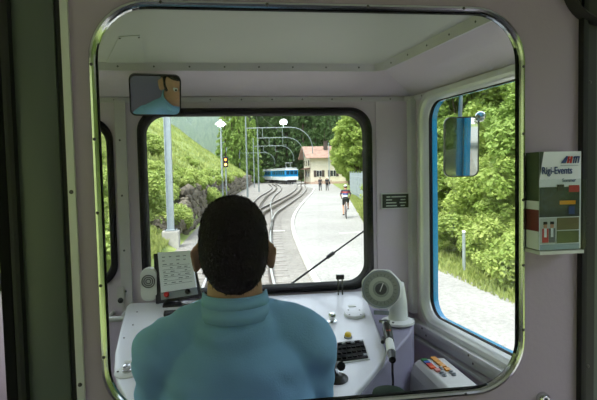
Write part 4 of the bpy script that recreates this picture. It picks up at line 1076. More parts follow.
for s_ in (-1, 1): put(blob([('e', (s_ * .13, .47, -.385), (.042, .07, .045)), ('e', (s_ * .13, .55, -.395), (.045, .085, .034))], .008, 3, 'driver_shoe'), 'shoe', SHOE, drv)
# driver seat
SEATM = mat('seat_fabric', srgb(46, 52, 66), .9, var=.15, vscale=40)
o = thing('driver_chair', 'dark driver seat on a pedestal under the driver', 'seat', loc=(X0, Y0, ZF)); g = Vector((X0, Y0, 0))
zt0 = seat_z - .035
m = MB(); m.box(g + Vector((0, .08, zt0 - .05)), (.44, .44, .10), bev=.035); m.build('seat_cushion', SEATM, o, smooth=True)
m = MB(); m.box(g + Vector((0, -.185, zt0 + .16)), (.38, .06, .30), bev=.025, M=Matrix.Rotation(-.1, 3, 'X')); m.build('backrest', SEATM, o, smooth=True)
m = MB(); m.lathe(g + Vector((0, .06, ZF)), (0, 0, 1), [(.17, 0), (.17, .02), (.05, .05), (.045, zt0 - .1 - ZF)], 18); m.build('pedestal', DARK, o, smooth=True)

# ---------------- cyclist, bicycle and walkers
def person_at(loc, rz, label, pose, cols, helmet=False, extra=None, hatcol=None):
    o = thing('person', label, 'person', loc=loc, rz=rz)
    J = pose
    def bodyset(r):
        P = []
        P += [('e', J['chest'], (.155 * r, .105 * r, .20), J.get('tilt')), ('e', J['hip'], (.145 * r, .11 * r, .13)), ('c', J['chest'], .11 * r, J['hip'], .12 * r)]; return P
    hz_ = J['head']
    P = [(a, *[(Vector(x) + Vector((0, hz_[1], 0)) if i == 0 else x) for i, x in enumerate(rest)]) for a, *rest in []]
    fp = face_prims(hz_[2], hz_[1], 1.0); P = fp + bodyset(.92) + [('c', (0, hz_[1] - .02, hz_[2] - .1), .055, J['chest'], .08)]
    for s_, sd in ((-1, 'L'), (1, 'R')):
        P += [('c', J['sh' + sd], .046, J['el' + sd], .038), ('c', J['el' + sd], .037, J['ha' + sd], .025)] + hand_prims(J['ha' + sd], J['hf'], s_, 1.0, .6)
        P += [('c', J['hp' + sd], .078, J['kn' + sd], .052), ('c', J['kn' + sd], .055, J['an' + sd], .034), ('c', Vector(J['an' + sd]) + Vector((0, -.03, -.04)), .033, Vector(J['an' + sd]) + Vector((0, .13, -.06)), .028)]
    put(blob(P, .013, 2, 'person_body'), 'body', SKIN, o)
    P = bodyset(1.02)
    for sd in 'LR': P += [('c', J['sh' + sd], .062, Vector(J['sh' + sd]).lerp(Vector(J['el' + sd]), cols.get('sleeve', .8)), .052)] + ([('c', J['el' + sd], .048, Vector(J['el' + sd]).lerp(Vector(J['ha' + sd]), .9), .036)] if cols.get('long') else [])
    P += [('c', J['shL'], .06, J['shR'], .06)]
    put(blob(P, .016, 3, 'person_top'), 'jacket' if cols.get('long') else 'jersey', cols['top'], o)
    P = [('e', J['hip'], (.158, .125, .14))]
    for sd in 'LR':
        P.append(('c', J['hp' + sd], .092, Vector(J['hp' + sd]).lerp(Vector(J['kn' + sd]), cols.get('leg', 1)), .066))
        if cols.get('leg', 1) >= 1: P.append(('c', J['kn' + sd], .064, J['an' + sd], .05))
    put(blob(P, .016, 2, 'person_trousers'), 'trousers' if cols.get('leg', 1) >= 1 else 'shorts', cols['bottom'], o)
    for sd in 'LR': a = Vector(J['an' + sd]); put(blob([('e', a + Vector((0, .05, -.06)), (.046, .13, .042))], .012, 2, 'person_shoe'), 'shoe', SHOE, o)
    hc = Vector((0, hz_[1], hz_[2]))
    put(blob([('e', hc + Vector((0, -.014, .022)), (.080, .095, .086))], .012, 2, 'person_hair'), 'hair', HAIR, o)
    if hatcol: put(blob([('e', hc + Vector((0, .0, .062)), (.094, .115, .066)), ('e', hc + Vector((0, .03, .055)), (.085, .11, .04))], .012, 2, 'person_hat'), 'helmet' if helmet else 'cap', hatcol, o)
    return o
def stripe_mat(name, bands):
    m = mat(name, (.1, .1, .1, 1), .8); N = m.node_tree.nodes; L = m.node_tree.links; tc = [n for n in N if n.type == 'TEX_COORD'][0]
    sp = N.new('ShaderNodeSeparateXYZ'); L.new(tc.outputs['Object'], sp.inputs[0]); mr = N.new('ShaderNodeMapRange'); mr.inputs[1].default_value = .9; mr.inputs[2].default_value = 1.6; L.new(sp.outputs['Z'], mr.inputs[0])
    cr = N.new('ShaderNodeValToRGB'); cr.color_ramp.interpolation = 'CONSTANT'; el = cr.color_ramp.elements
    for i, (p, c) in enumerate(bands):
        e = el[0] if i == 0 else (el[1] if i == 1 else el.new(p)); e.position = p; e.color = c
    L.new(mr.outputs[0], cr.inputs[0]); L.new(cr.outputs[0], N['Principled BSDF'].inputs['Base Color']); return m
JERSEY = stripe_mat('striped_jersey', [(0, srgb(40, 50, 90)), (.30, srgb(205, 210, 225)), (.42, srgb(60, 70, 120)), (.56, srgb(150, 60, 60)), (.68, srgb(46, 44, 58))])
SHORTS = mat('black_shorts', srgb(26, 26, 30), .8); HELM = mat('white_helmet', srgb(235, 235, 235), .4); TYRE = mat('tyre', srgb(30, 30, 32), .7); BIKEF = mat('bike_frame', srgb(120, 30, 30), .35)
cp = pz(346, 218, .012); hd = math.atan2(-(xr_(cp.y + 8) - xr_(cp.y)), 8.0)
bk = thing('bicycle', 'bicycle ridden away up the gravel path by the cyclist', 'bicycle', loc=cp, rz=hd); MBK = wm(bk); T = lambda x, y, z: MBK @ Vector((x, y, z))
for yw in (-.5, .52):
    m = MB(); m.tube([T(0, yw + .32 * math.cos(a), .335 + .32 * math.sin(a)) for a in np.linspace(0, 2 * math.pi, 29)], .018, 6, cap=False); w = m.build('wheel', TYRE, bk, smooth=True)
    m = MB()
    for k in range(10):
        a = k * math.pi / 5; m.tube([T(0, yw, .335), T(0, yw + .31 * math.cos(a), .335 + .31 * math.sin(a))], .003, 4)
    m.build('spokes', MAST, w)
m = MB()
for a, b in (((0, -.5, .335), (0, -.08, .32)), ((0, -.08, .32), (0, -.2, .86)), ((0, -.2, .80), (0, .38, .84)), ((0, -.08, .32), (0, .40, .74)), ((0, -.5, .335), (0, -.18, .78)), ((0, .36, .95), (0, .52, .335))): m.tube([T(*a), T(*b)], .018, 6)
m.build('frame', BIKEF, bk)
m = MB(); m.tube([T(-.23, .40, 1.0), T(-.1, .46, 1.0), T(.1, .46, 1.0), T(.23, .40, 1.0)], .015, 6); m.build('handlebar', TYRE, bk)
m = MB(); m.box(T(0, -.22, .89), (.15, .25, .05), M=MBK, bev=.02); m.build('saddle', TYRE, bk)
for s_ in (-1, 1):
    m = MB(); m.tube([T(s_ * .05, -.08, .32), T(s_ * .07, -.08 + s_ * .06, .32 + s_ * .15)], .01, 5); m.box(T(s_ * .12, -.08 + s_ * .06, .32 + s_ * .15), (.1, .07, .02), M=MBK); m.build('pedal', TYRE, bk)
pose = dict(head=(0, .16, 1.60), chest=(0, .0, 1.30), tilt=(-.4, 0, 0), hip=(0, -.2, 1.0), hf=(0, 1, -.2),
            shL=(-.17, .06, 1.41), shR=(.17, .06, 1.41), elL=(-.26, .22, 1.20), elR=(.26, .22, 1.20), haL=(-.21, .34, 1.05), haR=(.21, .34, 1.05),
            hpL=(-.09, -.2, .98), hpR=(.09, -.2, .98), knL=(-.12, .12, .66), knR=(.12, .16, .80), anL=(-.12, -.14, .26), anR=(.12, -.03, .55))
person_at(cp, hd, 'cyclist in a striped jersey and white helmet riding away on the path', pose, dict(top=JERSEY, bottom=SHORTS, leg=.8, sleeve=.75), True, None, HELM)
DJ = mat('dark_jacket', srgb(44, 42, 48), .85); DT = mat('dark_jeans', srgb(40, 44, 54), .85); GT = mat('beige_trousers', srgb(126, 116, 100), .85); GJ = mat('grey_jacket', srgb(70, 62, 66), .85)
walk = dict(head=(0, .02, 1.62), chest=(0, 0, 1.28), tilt=None, hip=(0, 0, .96), hf=(0, .3, -1), shL=(-.18, 0, 1.42), shR=(.18, 0, 1.42), elL=(-.24, -.06, 1.14), elR=(.24, .03, 1.14), haL=(-.24, .06, .90), haR=(.24, .14, .91),
            hpL=(-.09, 0, .92), hpR=(.09, 0, .92), knL=(-.10, .10, .50), knR=(.10, .0, .49), anL=(-.10, .16, .09), anR=(.10, -.20, .12))
for (px, lb, cols, hat) in ((320.3, 'left walker in a dark jacket far down the path', dict(top=GJ, bottom=DT, long=1), None), (327.2, 'right walker with a pale cap far down the path', dict(top=DJ, bottom=SHORTS, long=1), HELM)):
    q = pd(px, 190, 66); q.z = .012; person_at(q, YAW + .1, lb, walk, cols, False, None, hat)
    if hat:
        b = thing('shoulder_bag', 'dark bag carried at the right side of the capped walker', 'bag', loc=q + Vector((.33, .02, .78))); m = MB(); m.box(q + Vector((.34, .02, .95)), (.12, .34, .30), bev=.05); m.build('bag_body', DJ, b, smooth=True); m = MB(); m.tube([q + Vector((.34, -.1, 1.08)), q + Vector((.30, .0, 1.26)), q + Vector((.34, .14, 1.08))], .015, 5); m.build('strap', DJ, b)
# ================================================================== cab equipment
DP0 = Vector((0, 1.92, 1.955)); DSL = 0.15; DN = Vector((0, -DSL, 1)).normalized()
def dk(px, py, h=0.0): return pplane(px, py, DP0 + DN * h, DN)
def dlist(L, h=0.0): return [dk(a, b, h) for a, b in L]
def onwall(p): return p
yl = lambda x: x
# desk top outline (pixel trace of its visible edge; the hidden middle is cut out for the driver)
bl = dk(129, 303); br = dk(369, 298)
left = [(126.5, 306), (120, 330), (115, 352), (114, 368), (117, 382), (128, 402), (140, 420)]
right = [(386.5, 352), (384, 360), (350, 401), (338, 415)]
# back edge along the front wall, then right side, near edge with a cut-out round the driver, left wing
back = [Vector((dk(131, 300).x, 1.935, 0)), Vector((dk(368, 297).x, 1.935, 0))]
for q in back: q.z = DP0.z + DSL * (q.y - DP0.y)
nearR = dk(338, 415); nearL = dk(140, 420)
def desk_z(x, y, h=0): return Vector((x, y, DP0.z + DSL * (y - DP0.y) + h))
cut = [desk_z(X0 + .19, Y0 + .22), desk_z(X0 + .16, Y0 + .30), desk_z(X0, Y0 + .33), desk_z(X0 - .16, Y0 + .30), desk_z(X0 - .19, Y0 + .22)]
poly = [back[0], back[1]] + dlist(right) + cut + dlist(left[::-1])
desk = thing('driver_desk', 'pale grey curved driver desk below the windscreen', 'desk', loc=desk_z(X0, 1.7, -.9))
m = MB(); m.prism([p - DN * .022 for p in poly], DN * .022); dt = m.build('desk_top', DESK, desk)
bv = dt.modifiers.new('b', 'BEVEL'); bv.width = .006; bv.segments = 3; bv.limit_method = 'ANGLE'
# console body under the desk with a lower shelf at the right carrying the gauge
shelf = [dk(366, 300, -.02), dk(414, 323, -.02), dk(410, 333, -.02), dk(389, 357, -.02), dk(352, 403, -.02), dk(345, 410, -.02), dk(350, 385, -.02), dk(375, 340, -.02)]
shelf = [dk(362, 302, -.024), dk(414, 323, -.024), dk(411, 333, -.024), dk(388, 360, -.024), dk(354, 404, -.024), dk(346, 398, -.024)]
m = MB(); vs = shelf + [Vector((p.x, p.y, ZF)) for p in shelf]; n = len(shelf)
m.add(vs, [tuple(range(n)), tuple(range(2 * n - 1, n - 1, -1))] + [(i, n + i, n + (i + 1) % n, (i + 1) % n) for i in range(n)])
cs_ = m.build('console_side', CONSOLE, desk); bv = cs_.modifiers.new('b', 'BEVEL'); bv.width = .006; bv.segments = 2; bv.limit_method = 'ANGLE'
ctr = sum(poly, Vector()) / len(poly)
inn = [desk_z(back[0].x + .03, 1.93, -.03), desk_z(back[1].x - .05, 1.93, -.03), desk_z(back[1].x - .05, 1.72, -.03), desk_z(back[0].x + .03, 1.72, -.03)]
m = MB(); vs = inn + [Vector((p.x, p.y, ZF)) for p in inn]; m.add(vs, [(0, 1, 2, 3), (7, 6, 5, 4)] + [(i, 4 + i, 4 + (i + 1) % 4, (i + 1) % 4) for i in range(4)]); m.build('console_body', CONSOLE, desk)
lw_ = [dk(127, 312, -.024), dk(150, 330, -.024), dk(140, 415, -.024), dk(122, 385, -.024), dk(118, 366, -.024)]
m = MB(); n = 5; m.add(lw_ + [Vector((p.x, p.y, ZF)) for p in lw_], [tuple(range(n)), tuple(range(2 * n - 1, n - 1, -1))] + [(i, n + i, n + (i + 1) % n, (i + 1) % n) for i in range(n)]); m.build('console_side', CONSOLE, desk)
def dframe(px, py):
    """origin on the desk with u = right, v = away, w = desk normal"""
    o = dk(px, py); u = Vector((1, 0, 0)); v = DN.cross(u); M = Matrix((u, v, DN)).transposed().to_4x4(); M.translation = o; return M
def knob(px, py, prof, mt, name, label, cat, n=20):
    o = thing(name, label, cat, loc=dk(px, py)); return o
# --- parts mounted on the desk
def on_desk(name, px, py, prof, mt, parent=desk, n=20, h0=0.0):
    m = MB(); m.lathe(dk(px, py) + DN * h0, DN, prof, n); return m.build(name, mt, parent, smooth=True)
YEL = mat('yellow_button', srgb(232, 196, 30), .35, var=.03); REDB = mat('red_button', srgb(205, 36, 34), .35, var=.03); GRN = mat('green_button', srgb(40, 120, 60), .35); BLUB = mat('blue_button', srgb(34, 84, 170), .35); ORG = mat('orange_button', srgb(226, 150, 30), .35); DGRN = mat('dark_green_plastic', srgb(10, 40, 22), .7, spec=.2)
PAPER = mat('paper', srgb(244, 247, 255), .8, var=.015); INK = mat('ink_grey', srgb(120, 128, 146), .8); GREYP = mat('grey_plastic', srgb(150, 156, 160), .45)
d_ = on_desk('cover_disc', 354.3, 315, [(.036, 0), (.036, .007), (.033, .010), (.0001, .0105)], DESK); 
for a in (0.6, 2.2, 3.8, 5.4):
    m = MB(); p = dk(354.3, 315) + DN * .0095 + Vector((math.cos(a) * .027, math.sin(a) * .027, DSL * math.sin(a) * .027)); screw(m, p, DN, .003); m.build('screw', STEEL, d_)
m = MB(); M_ = dframe(352, 306.3); m.box((0, 0, 0), (.026, .014, .002), M=M_); m.v = [q + M_.translation + DN * .001 for q in m.v]; m.build('label_plate', WHITE, desk)
k_ = on_desk('toggle_knob', 332, 322, [(.016, 0), (.016, .004), (.007, .006), (.006, .016), (.012, .018), (.012, .028), (.009, .032), (.0001, .033)], CHROME)
y_ = on_desk('button_ring', 348, 337.5, [(.013, 0), (.013, .005), (.011, .006)], GREYP); on_desk('yellow_cap', 348, 337.5, [(.0105, .005), (.0105, .013), (.007, .017), (.0001, .018)], YEL, y_)
# keypad: plate with a black field and single keys
kp = [dk(337, 344.5), dk(363, 341.5), dk(368.5, 359.5), dk(336, 364)]
m = MB(); m.prism([p.lerp(sum(kp, Vector()) / 4, -.08) for p in kp], DN * .004); kpl = m.build('keypad_plate', ALU, desk)
m = MB(); m.prism([p.lerp(sum(kp, Vector()) / 4, .02) + DN * .004 for p in kp], DN * .003); m.build('keypad_field', GASKET, kpl)
for i in range(4):
    for j in range(6):
        u = (j + .5) / 6; v = (i + .5) / 4; p = (kp[0].lerp(kp[1], u)).lerp(kp[3].lerp(kp[2], u), v) + DN * .0085
        m = MB(); m.box(p, (.0105, .009, .005), M=dframe(350, 350), bev=.0015); m.build('key', GREYP if (i, j) in ((0, 1), (0, 3), (0, 5), (3, 5)) else GASKET, kpl)
# slot and small holders near the back
m = MB(); M_ = dframe(273, 301.5); m.box(M_.translation + DN * .001, (.030, .006, .003), M=M_); m.build('slot', BLK, desk)
for px, py in ((282, 307), (305, 308.5)):
    m = MB(); M_ = dframe(px, py); m.box(M_.translation + DN * .001, (.022, .012, .003), M=M_); m.build('label_plate', WHITE, desk)
# left rotary switch with plate
rp_ = on_desk('switch_plate', 127, 372.5, [(.034, 0), (.034, .003), (.032, .004)], WHITE); 
on_desk('switch_knob', 127, 372.5, [(.013, .004), (.013, .008), (.009, .010), (.009, .022), (.0001, .024)], CHROME, rp_)
for s_ in (-1, 1):
    m = MB(); screw(m, dk(127, 372.5) + DN * .004 + Vector((s_ * .024, 0, 0)), DN, .0034); m.build('screw', STEEL, rp_)
m = MB(); M_ = dframe(129, 361.5); m.box(M_.translation + DN * .001, (.024, .010, .002), M=M_); m.build('label_plate', WHITE, desk)
for px, py in ((124, 338), (137, 312), (133, 325)):
    m = MB(); screw(m, dk(px, py), DN, .003); m.build('screw', STEEL, desk)
m = MB(); M_ = dframe(175, 314.5); m.box(M_.translation + DN * .006, (.075, .03, .012), M=M_, bev=.004); tag(m.build('dark_case', BLK), 'small dark flat case lying on the desk before the calendar', 'case')
# control lever right of the driver
lv = thing('control_lever', 'black and chrome control lever on the desk right of the driver', 'lever', loc=dk(337, 379))
m = MB(); m.lathe(dk(337, 379), DN, [(.030, 0), (.030, .004), (.020, .010), (.014, .012)], 20); m.build('lever_base', BLK, lv, smooth=True)
a = dk(337, 379) + DN * .01; m = MB(); m.tube([a, a + Vector((-.008, -.01, .028)), a + Vector((-.004, -.03, .04))], .006, 8); m.build('lever_rod', CHROME, lv, smooth=True)
m = MB(); m.tube([a + Vector((-.004, -.03, .04)), a + Vector((.0, -.055, .046))], [.010, .012], 10); m.build('lever_grip', BLK, lv, smooth=True)
# bracket clip at the back edge of the desk
bx_ = desk_z(py_(339.5, 290, 1.92).x, 1.905); tp = py_(339.5, 277, 1.905)
o = thing('desk_clip', 'small black clip on two thin stems at the desk back edge', 'clip', loc=bx_)
for s_ in (-1, 1):
    m = MB(); m.tube([bx_ + Vector((s_ * .008, 0, 0)), Vector((bx_.x + s_ * .008, bx_.y, tp.z))], .0028, 6); m.build('stem', STEEL, o)
m = MB(); m.box(Vector((bx_.x, bx_.y, tp.z)), (.030, .016, .018), bev=.003); m.build('clip_head', BLK, o)
# --- gauge on its post
gb = dk(398, 322.5, -.024); gc = pd(381.3, 289, (gb - CAM).dot(RC @ Vector((0, 0, -1))) - .05)
o = thing('speed_gauge', 'white octagonal dial gauge on a post at the right end of the desk', 'gauge', loc=gb)
gn = (CAM + Vector((-.12, 0, -.02)) - gc).normalized(); u, v, w = frame(gn)
Mg = Matrix((u, v, w)).transposed().to_4x4(); Mg.translation = gc
R8 = .070
oct8 = [(R8 * math.cos(math.radians(22.5 + 45 * k)), R8 * math.sin(math.radians(22.5 + 45 * k))) for k in range(8)]
m = MB(); m.prism([Mg @ Vector((a, b, -.06)) for a, b in oct8], Mg.to_3x3() @ Vector((0, 0, .072))); hs = m.build('housing', WHITE, o); bv = hs.modifiers.new('b', 'BEVEL'); bv.width = .006; bv.segments = 2; bv.limit_method = 'ANGLE'
DIALG = mat('dial_grey', srgb(146, 152, 142), .35, var=.04); DIALR = mat('dial_ring', srgb(186, 190, 176), .4); DIALK = mat('dial_dark', srgb(70, 74, 70), .4)
def disc(r0, r1, h, mt, name, par):
    m = MB(); m.lathe(gc + w * h, w, [(r1, 0), (r1, .0015), (r0 + 1e-4, .0015)] if r0 > 0 else [(r1, 0), (r1, .0015), (.0001, .0016)], 40); return m.build(name, mt, par, smooth=True)
m = MB(); cir = lambda r: [(r * math.cos(2 * math.pi * k / 48), r * math.sin(2 * math.pi * k / 48)) for k in range(48)]
m.ring(cir(.0625), cir(.057), Mg, .010, .020); m.build('bezel', GREYP, o, smooth=True)
dial = disc(0, .0575, .0125, DIALG, 'dial', o); disc(0, .040, .0142, DIALR, 'scale_ring', dial); disc(0, .027, .0158, DIALG, 'inner_dial', dial); disc(0, .019, .0174, DIALK, 'hub_disc', dial)
for k in range(24):
    a = 2 * math.pi * k / 24; m = MB(); Mk = Mg @ Matrix.Rotation(a, 4, 'Z'); m.box((Mk @ Vector((.047, 0, .0145))), (.010 if k % 2 else .006, .0012, .0012), M=Mk); m.build('tick', DIALK, dial)
m = MB(); Mk = Mg @ Matrix.Rotation(1.2, 4, 'Z'); m.box(Mk @ Vector((.006, 0, .0198)), (.030, .003, .001), M=Mk); m.build('needle', WHITE, dial)
m = MB(); pz0 = gb; top = gc - w * .035; m.tube([pz0, Vector((pz0.x, pz0.y, top.z - .05)), Vector((pz0.x - .004, pz0.y - .004, top.z - .005)), top], [.034, .032, .034, .03], 18); m.build('post', WHITE, o, smooth=True)
m = MB(); m.lathe(gb, (0, 0, 1), [(.056, 0), (.056, .008), (.036, .014)], 24); fl = m.build('flange', WHITE, o, smooth=True)
m = MB(); screw(m, gb + Vector((-.028, -.034, .010)), (0, 0, 1), .005); m.build('screw', STEEL, fl)
m = MB(); m.box(gc - v * .078 + w * -.01, (.05, .014, .012), M=Mg); m.build('hinge', GREYP, o)
# --- handset hanging at the desk edge
h0 = dk(386, 322, .01); h1 = pd(392.5, 360, (dk(389, 357) - CAM).dot(RC @ Vector((0, 0, -1))) - .06)
o = thing('radio_handset', 'black and white radio handset with an orange key hanging at the desk edge', 'handset', loc=h1)
H = lambda t: h0.lerp(h1, t)
m = MB(); m.tube([h0 + Vector((-.02, .01, .0)), h0], .006, 8); m.lathe(h0 + Vector((0, 0, -.005)), (0, 0, 1), [(.014, 0), (.014, .010), (.0001, .012)], 12); m.build('hook', CHROME, o, smooth=True)
m = MB(); m.tube([H(.06), H(.2), H(.55)], [.010, .0155, .0145], 12); gp_ = m.build('grip', BLK, o, smooth=True)
m = MB(); m.box(H(.32) + Vector((-.002, -.014, .004)), (.012, .008, .018)); m.build('call_key', mat('orange_red', srgb(222, 84, 50), .4), gp_)
m = MB(); m.tube([H(.45) + Vector((-.016, 0, 0)), H(.55) + Vector((-.022, -.004, 0))], .006, 8); m.build('push_key', BLK, gp_)
m = MB(); m.tube([H(.55), H(.84)], [.0125, .0135], 12); m.build('collar_sleeve', WHITE, o, smooth=True)
m = MB(); m.tube([H(.84), H(1.0)], [.0115, .010], 12); m.build('tip', BLK, o, smooth=True)
cab_ = [h1, pd(392.5, 372, 1.52), pd(393, 384, 1.53), pd(391, 396, 1.54), pd(388, 412, 1.55)]
m = MB(); m.tube(catmull(cab_, 5), .0035, 6); m.build('cable', BLK, o, smooth=True)
# --- calendar stand with paper block
cbp = dk(178, 303); o = thing('paper_calendar', 'white paper timetable block on a black stand beside the driver', 'calendar', loc=cbp)
dcal = (cbp - CAM).dot(RC @ Vector((0, 0, -1)))
q0 = pd(156, 304, dcal - .02); q1 = pd(202, 296.5, dcal - .02); q2 = pd(192, 251.5, dcal + .02); q3 = pd(153.5, 254, dcal + .02)
u = (q1 - q0).normalized(); nrm = u.cross(q3 - q0).normalized(); 
m = MB(); m.prism([q0, q1, q2, q3], -nrm * .012); m.build('back_plate', BLK, o)
def cq(a, b, h=0.0): return (q0.lerp(q1, a)).lerp(q3.lerp(q2, a), b) + nrm * h
m = MB(); m.prism([cq(.12, .06), cq(.93, .06), cq(.93, .24), cq(.12, .24)], nrm * .003); kb = m.build('button_strip', GREYP, o)
for a_, mt in ((.25, REDB), (.72, BLK)):
    m = MB(); m.lathe(cq(a_, .15, .003), nrm, [(.010, 0), (.010, .004), (.008, .009), (.0001, .010)], 16); m.build('push_button', mt, kb, smooth=True)
pa = [pd(161, 292.5, dcal - .03), pd(196, 287, dcal - .03), pd(190.5, 250.5, dcal + .0), pd(157.5, 252.5, dcal + .0)]
m = MB(); m.prism(pa, -nrm * .020); pb = m.build('paper_block', PAPER, o)
def pq(a, b, h=0.0): return (pa[0].lerp(pa[1], a)).lerp(pa[3].lerp(pa[2], a), b) + nrm * h
for i in range(8):
    b_ = .16 + i * .095
    if i < 6:
        m = MB(); m.prism([pq(.10, b_, .0003), pq(.92, b_, .0003), pq(.92, b_ + .008, .0003), pq(.10, b_ + .008, .0003)], nrm * .0003); m.build('printed_line', INK, pb)
    for j in range(4):
        if (i + j * 3) % 5 == 4: continue
        a_ = .12 + j * .21; l_ = .07 + .05 * ((i * 7 + j * 5) % 3) / 2; m = MB(); m.prism([pq(a_, b_ + .035, .0003), pq(a_ + l_, b_ + .035, .0003), pq(a_ + l_, b_ + .055, .0003), pq(a_, b_ + .055, .0003)], nrm * .0003); m.build('printed_mark', INK, pb)
m = MB(); m.tube([q0.lerp(q1, .5) + Vector((0, .01, .02)), dk(178, 304) + Vector((0, .04, 0))], .006, 8); m.build('stand_leg', BLK, o)
m = MB(); m.box(dk(180, 305) + DN * .004, (.12, .035, .008), M=dframe(180, 305), bev=.003); m.build('stand_foot', STEEL, o)
# --- small round loudspeaker on the wall behind the calendar
sp_ = py_(149, 284, YF - .03); o = thing('wall_speaker', 'small white speaker grille beside the windscreen corner', 'speaker', loc=(sp_.x, YF, sp_.z - .06))
m = MB(); Ms = plane_m((sp_.x, YF - .012, sp_.z), (1, 0, 0), (0, 0, 1)); m.plate(rrect(-.028, .028, -.060, .058, .024), [], Ms @ Matrix.Translation((0, 0, -.010)), .040); bd = m.build('speaker_body', WHITE, o)
for r in (.010, .017, .024):
    m = MB(); m.ring([(r * math.cos(a), r * math.sin(a) + .012) for a in np.linspace(.2, 5.8, 24)], [((r - .003) * math.cos(a), (r - .003) * math.sin(a) + .012) for a in np.linspace(.2, 5.8, 24)], Ms, .0305, .0318); m.build('grille_ring', BLK, bd)
# --- control box under the right window
T4 = [pz(416.5, 359.5, 1.80), pz(431, 356, 1.80), pz(473, 384, 1.80), pz(447.5, 388.5, 1.80)]
T4[2] = T4[2]; o = thing('control_box', 'light grey side control box with coloured buttons under the right window', 'control box', loc=(T4[0] + T4[2]) / 2 - Vector((0, 0, .2)))
ex = (T4[3] - T4[0]).normalized(); ey = (T4[1] - T4[0]); ey = (ey - ex * ey.dot(ex)).normalized(); Lb = (T4[3] - T4[0]).length + .03; Wbx = .095
Mb = Matrix((ex, ey, Vector((0, 0, 1)))).transposed().to_4x4(); Mb.translation = T4[0]
prf = [(0, -.004), (.004, 0), (Wbx, .0), (Wbx, -.16), (-.012, -.16), (-.026, -.10), (-.022, -.04), (-.010, -.012)]
m = MB(); m.prism([Mb @ Vector((0, a, b)) for a, b in prf], ex * Lb); cbx = m.build('box_body', CREAM, o); bv = cbx.modifiers.new('b', 'BEVEL'); bv.width = .008; bv.segments = 3; bv.limit_method = 'ANGLE'
def bt(u, v, su, sv, mt, name='button', h=.006):
    m = MB(); m.box(Mb @ Vector((u, v, h / 2)), (su, sv, h), M=Mb, bev=.0012); return m.build(name, mt, o)
for i, mt in enumerate((GRN, BLUB, REDB, mat('orange_red_button', srgb(228, 92, 40), .35))): bt(.018 + i * .021, .020, .018, .018, mt)
for i in range(4): bt(.010 + i * .022, .056, .020, .018, ORG)
bt(.106, .026, .020, .016, mat('red_white_button', srgb(222, 130, 120), .4)); bt(.106, .058, .020, .016, ORG)
for u, v in ((.128, .030), (.146, .030), (.128, .060), (.146, .060), (.095, .042)):
    m = MB(); m.lathe(Mb @ Vector((u, v, 0)), (0, 0, 1), [(.0075, 0), (.0075, .003), (.0055, .004), (.0055, .008), (.0001, .009)], 12); m.build('toggle', GREYP, o, smooth=True)
# --- green bin
gbn = pd(389, 398, 1.30); o = thing('waste_bin', 'dark green round bin beside the console', 'bin', loc=(gbn.x, gbn.y, ZF)); zr = pd(389, 381, 1.345).z
m = MB(); hb_ = zr - ZF; m.lathe((gbn.x, gbn.y, ZF), (0, 0, 1), [(.040, 0), (.044, hb_ * .7), (.046, hb_ - .03), (.040, hb_ - .008), (.020, hb_), (.0001, hb_)], 28); m.build('bin_body', DGRN, o, smooth=True)
m = MB(); m.box((gbn.x + .030, gbn.y - .040, zr - .035), (.014, .006, .04), M=Matrix.Rotation(.6, 3, 'Z')); m.build('tag_plate', WHITE, o)
# --- sign plate right of the windscreen
SGN = mat('sign_black', srgb(34, 38, 34), .4); c0 = uvF(381.5, 208); c1 = uvF(408, 193.5)
o = thing('instruction_plate', 'small black plate with pale lines of writing right of the windscreen', 'sign', loc=((c0[0] + c1[0]) / 2, YF, c0[1]))
m = MB(); m.box(((c0[0] + c1[0]) / 2, YF - .008, (c0[1] + c1[1]) / 2), (c1[0] - c0[0], .008, c1[1] - c0[1]), bev=.001); pl = m.build('plate', SGN, o)
m = MB(); m.ring([(c0[0] - .004, c0[1] - .003), (c1[0] + .008, c0[1] - .003), (c1[0] + .008, c1[1] + .004), (c0[0] - .004, c1[1] + .004)], [(c0[0], c0[1]), (c1[0], c0[1]), (c1[0], c1[1]), (c0[0], c1[1])], plane_m((0, YF - .004, 0), (1, 0, 0), (0, 0, 1)), 0, .009); m.build('frame', ALU, o)
SGW = mat('sign_text_pale', srgb(196, 204, 190), .5); w_, h_ = c1[0] - c0[0], c1[1] - c0[1]
for r, segs in enumerate((((.16, .30), (.34, .88)), ((.14, .36), (.68, .86)), ((.14, .52), (.64, .88)), ((.14, .54), (.68, .84)))):
    for a_, b_ in segs:
        m = MB(); z = c1[1] - h_ * (.20 + r * .215); m.box((c0[0] + w_ * (a_ + b_) / 2, YF - .0125, z), (w_ * (b_ - a_), .001, .0045)); m.build('text_line', SGW, pl)
# --- interior rear-view mirror
mc = pd(155.5, 95.5, 1.70); tgt = Vector((X0 - .11, Y0 + .02, 2.20))
mn = ((CAM - mc).normalized() + (tgt - mc).normalized()).normalized(); u, v, w = frame(mn)
Mm = Matrix((u, v, w)).transposed().to_4x4(); Mm.translation = mc
hw_, hh_ = 24.5 * 1.70 / F * 1.02, 20.5 * 1.70 / F * 1.02
o = thing('cab_mirror', 'square rear-view mirror with black rim above the windscreen', 'mirror', loc=mc + Vector((0, .02, -hh_)))
m = MB(); m.plate(rrect(-hw_, hw_, -hh_, hh_, .020), [], Mm @ Matrix.Translation((0, 0, -.012)), .010); m.build('mirror_back', BLK, o)
m = MB(); m.ring(rrect(-hw_, hw_, -hh_, hh_, .020), rrect(-hw_ + .0045, hw_ - .0045, -hh_ + .0045, hh_ - .0045, .017), Mm, -.003, .003); m.build('rim', BLK, o)
m = MB(); m.plate(rrect(-hw_ + .004, hw_ - .004, -hh_ + .004, hh_ - .004, .017), [], Mm @ Matrix.Translation((0, 0, -.002)), .0025); m.build('mirror_glass', MIRROR, o)
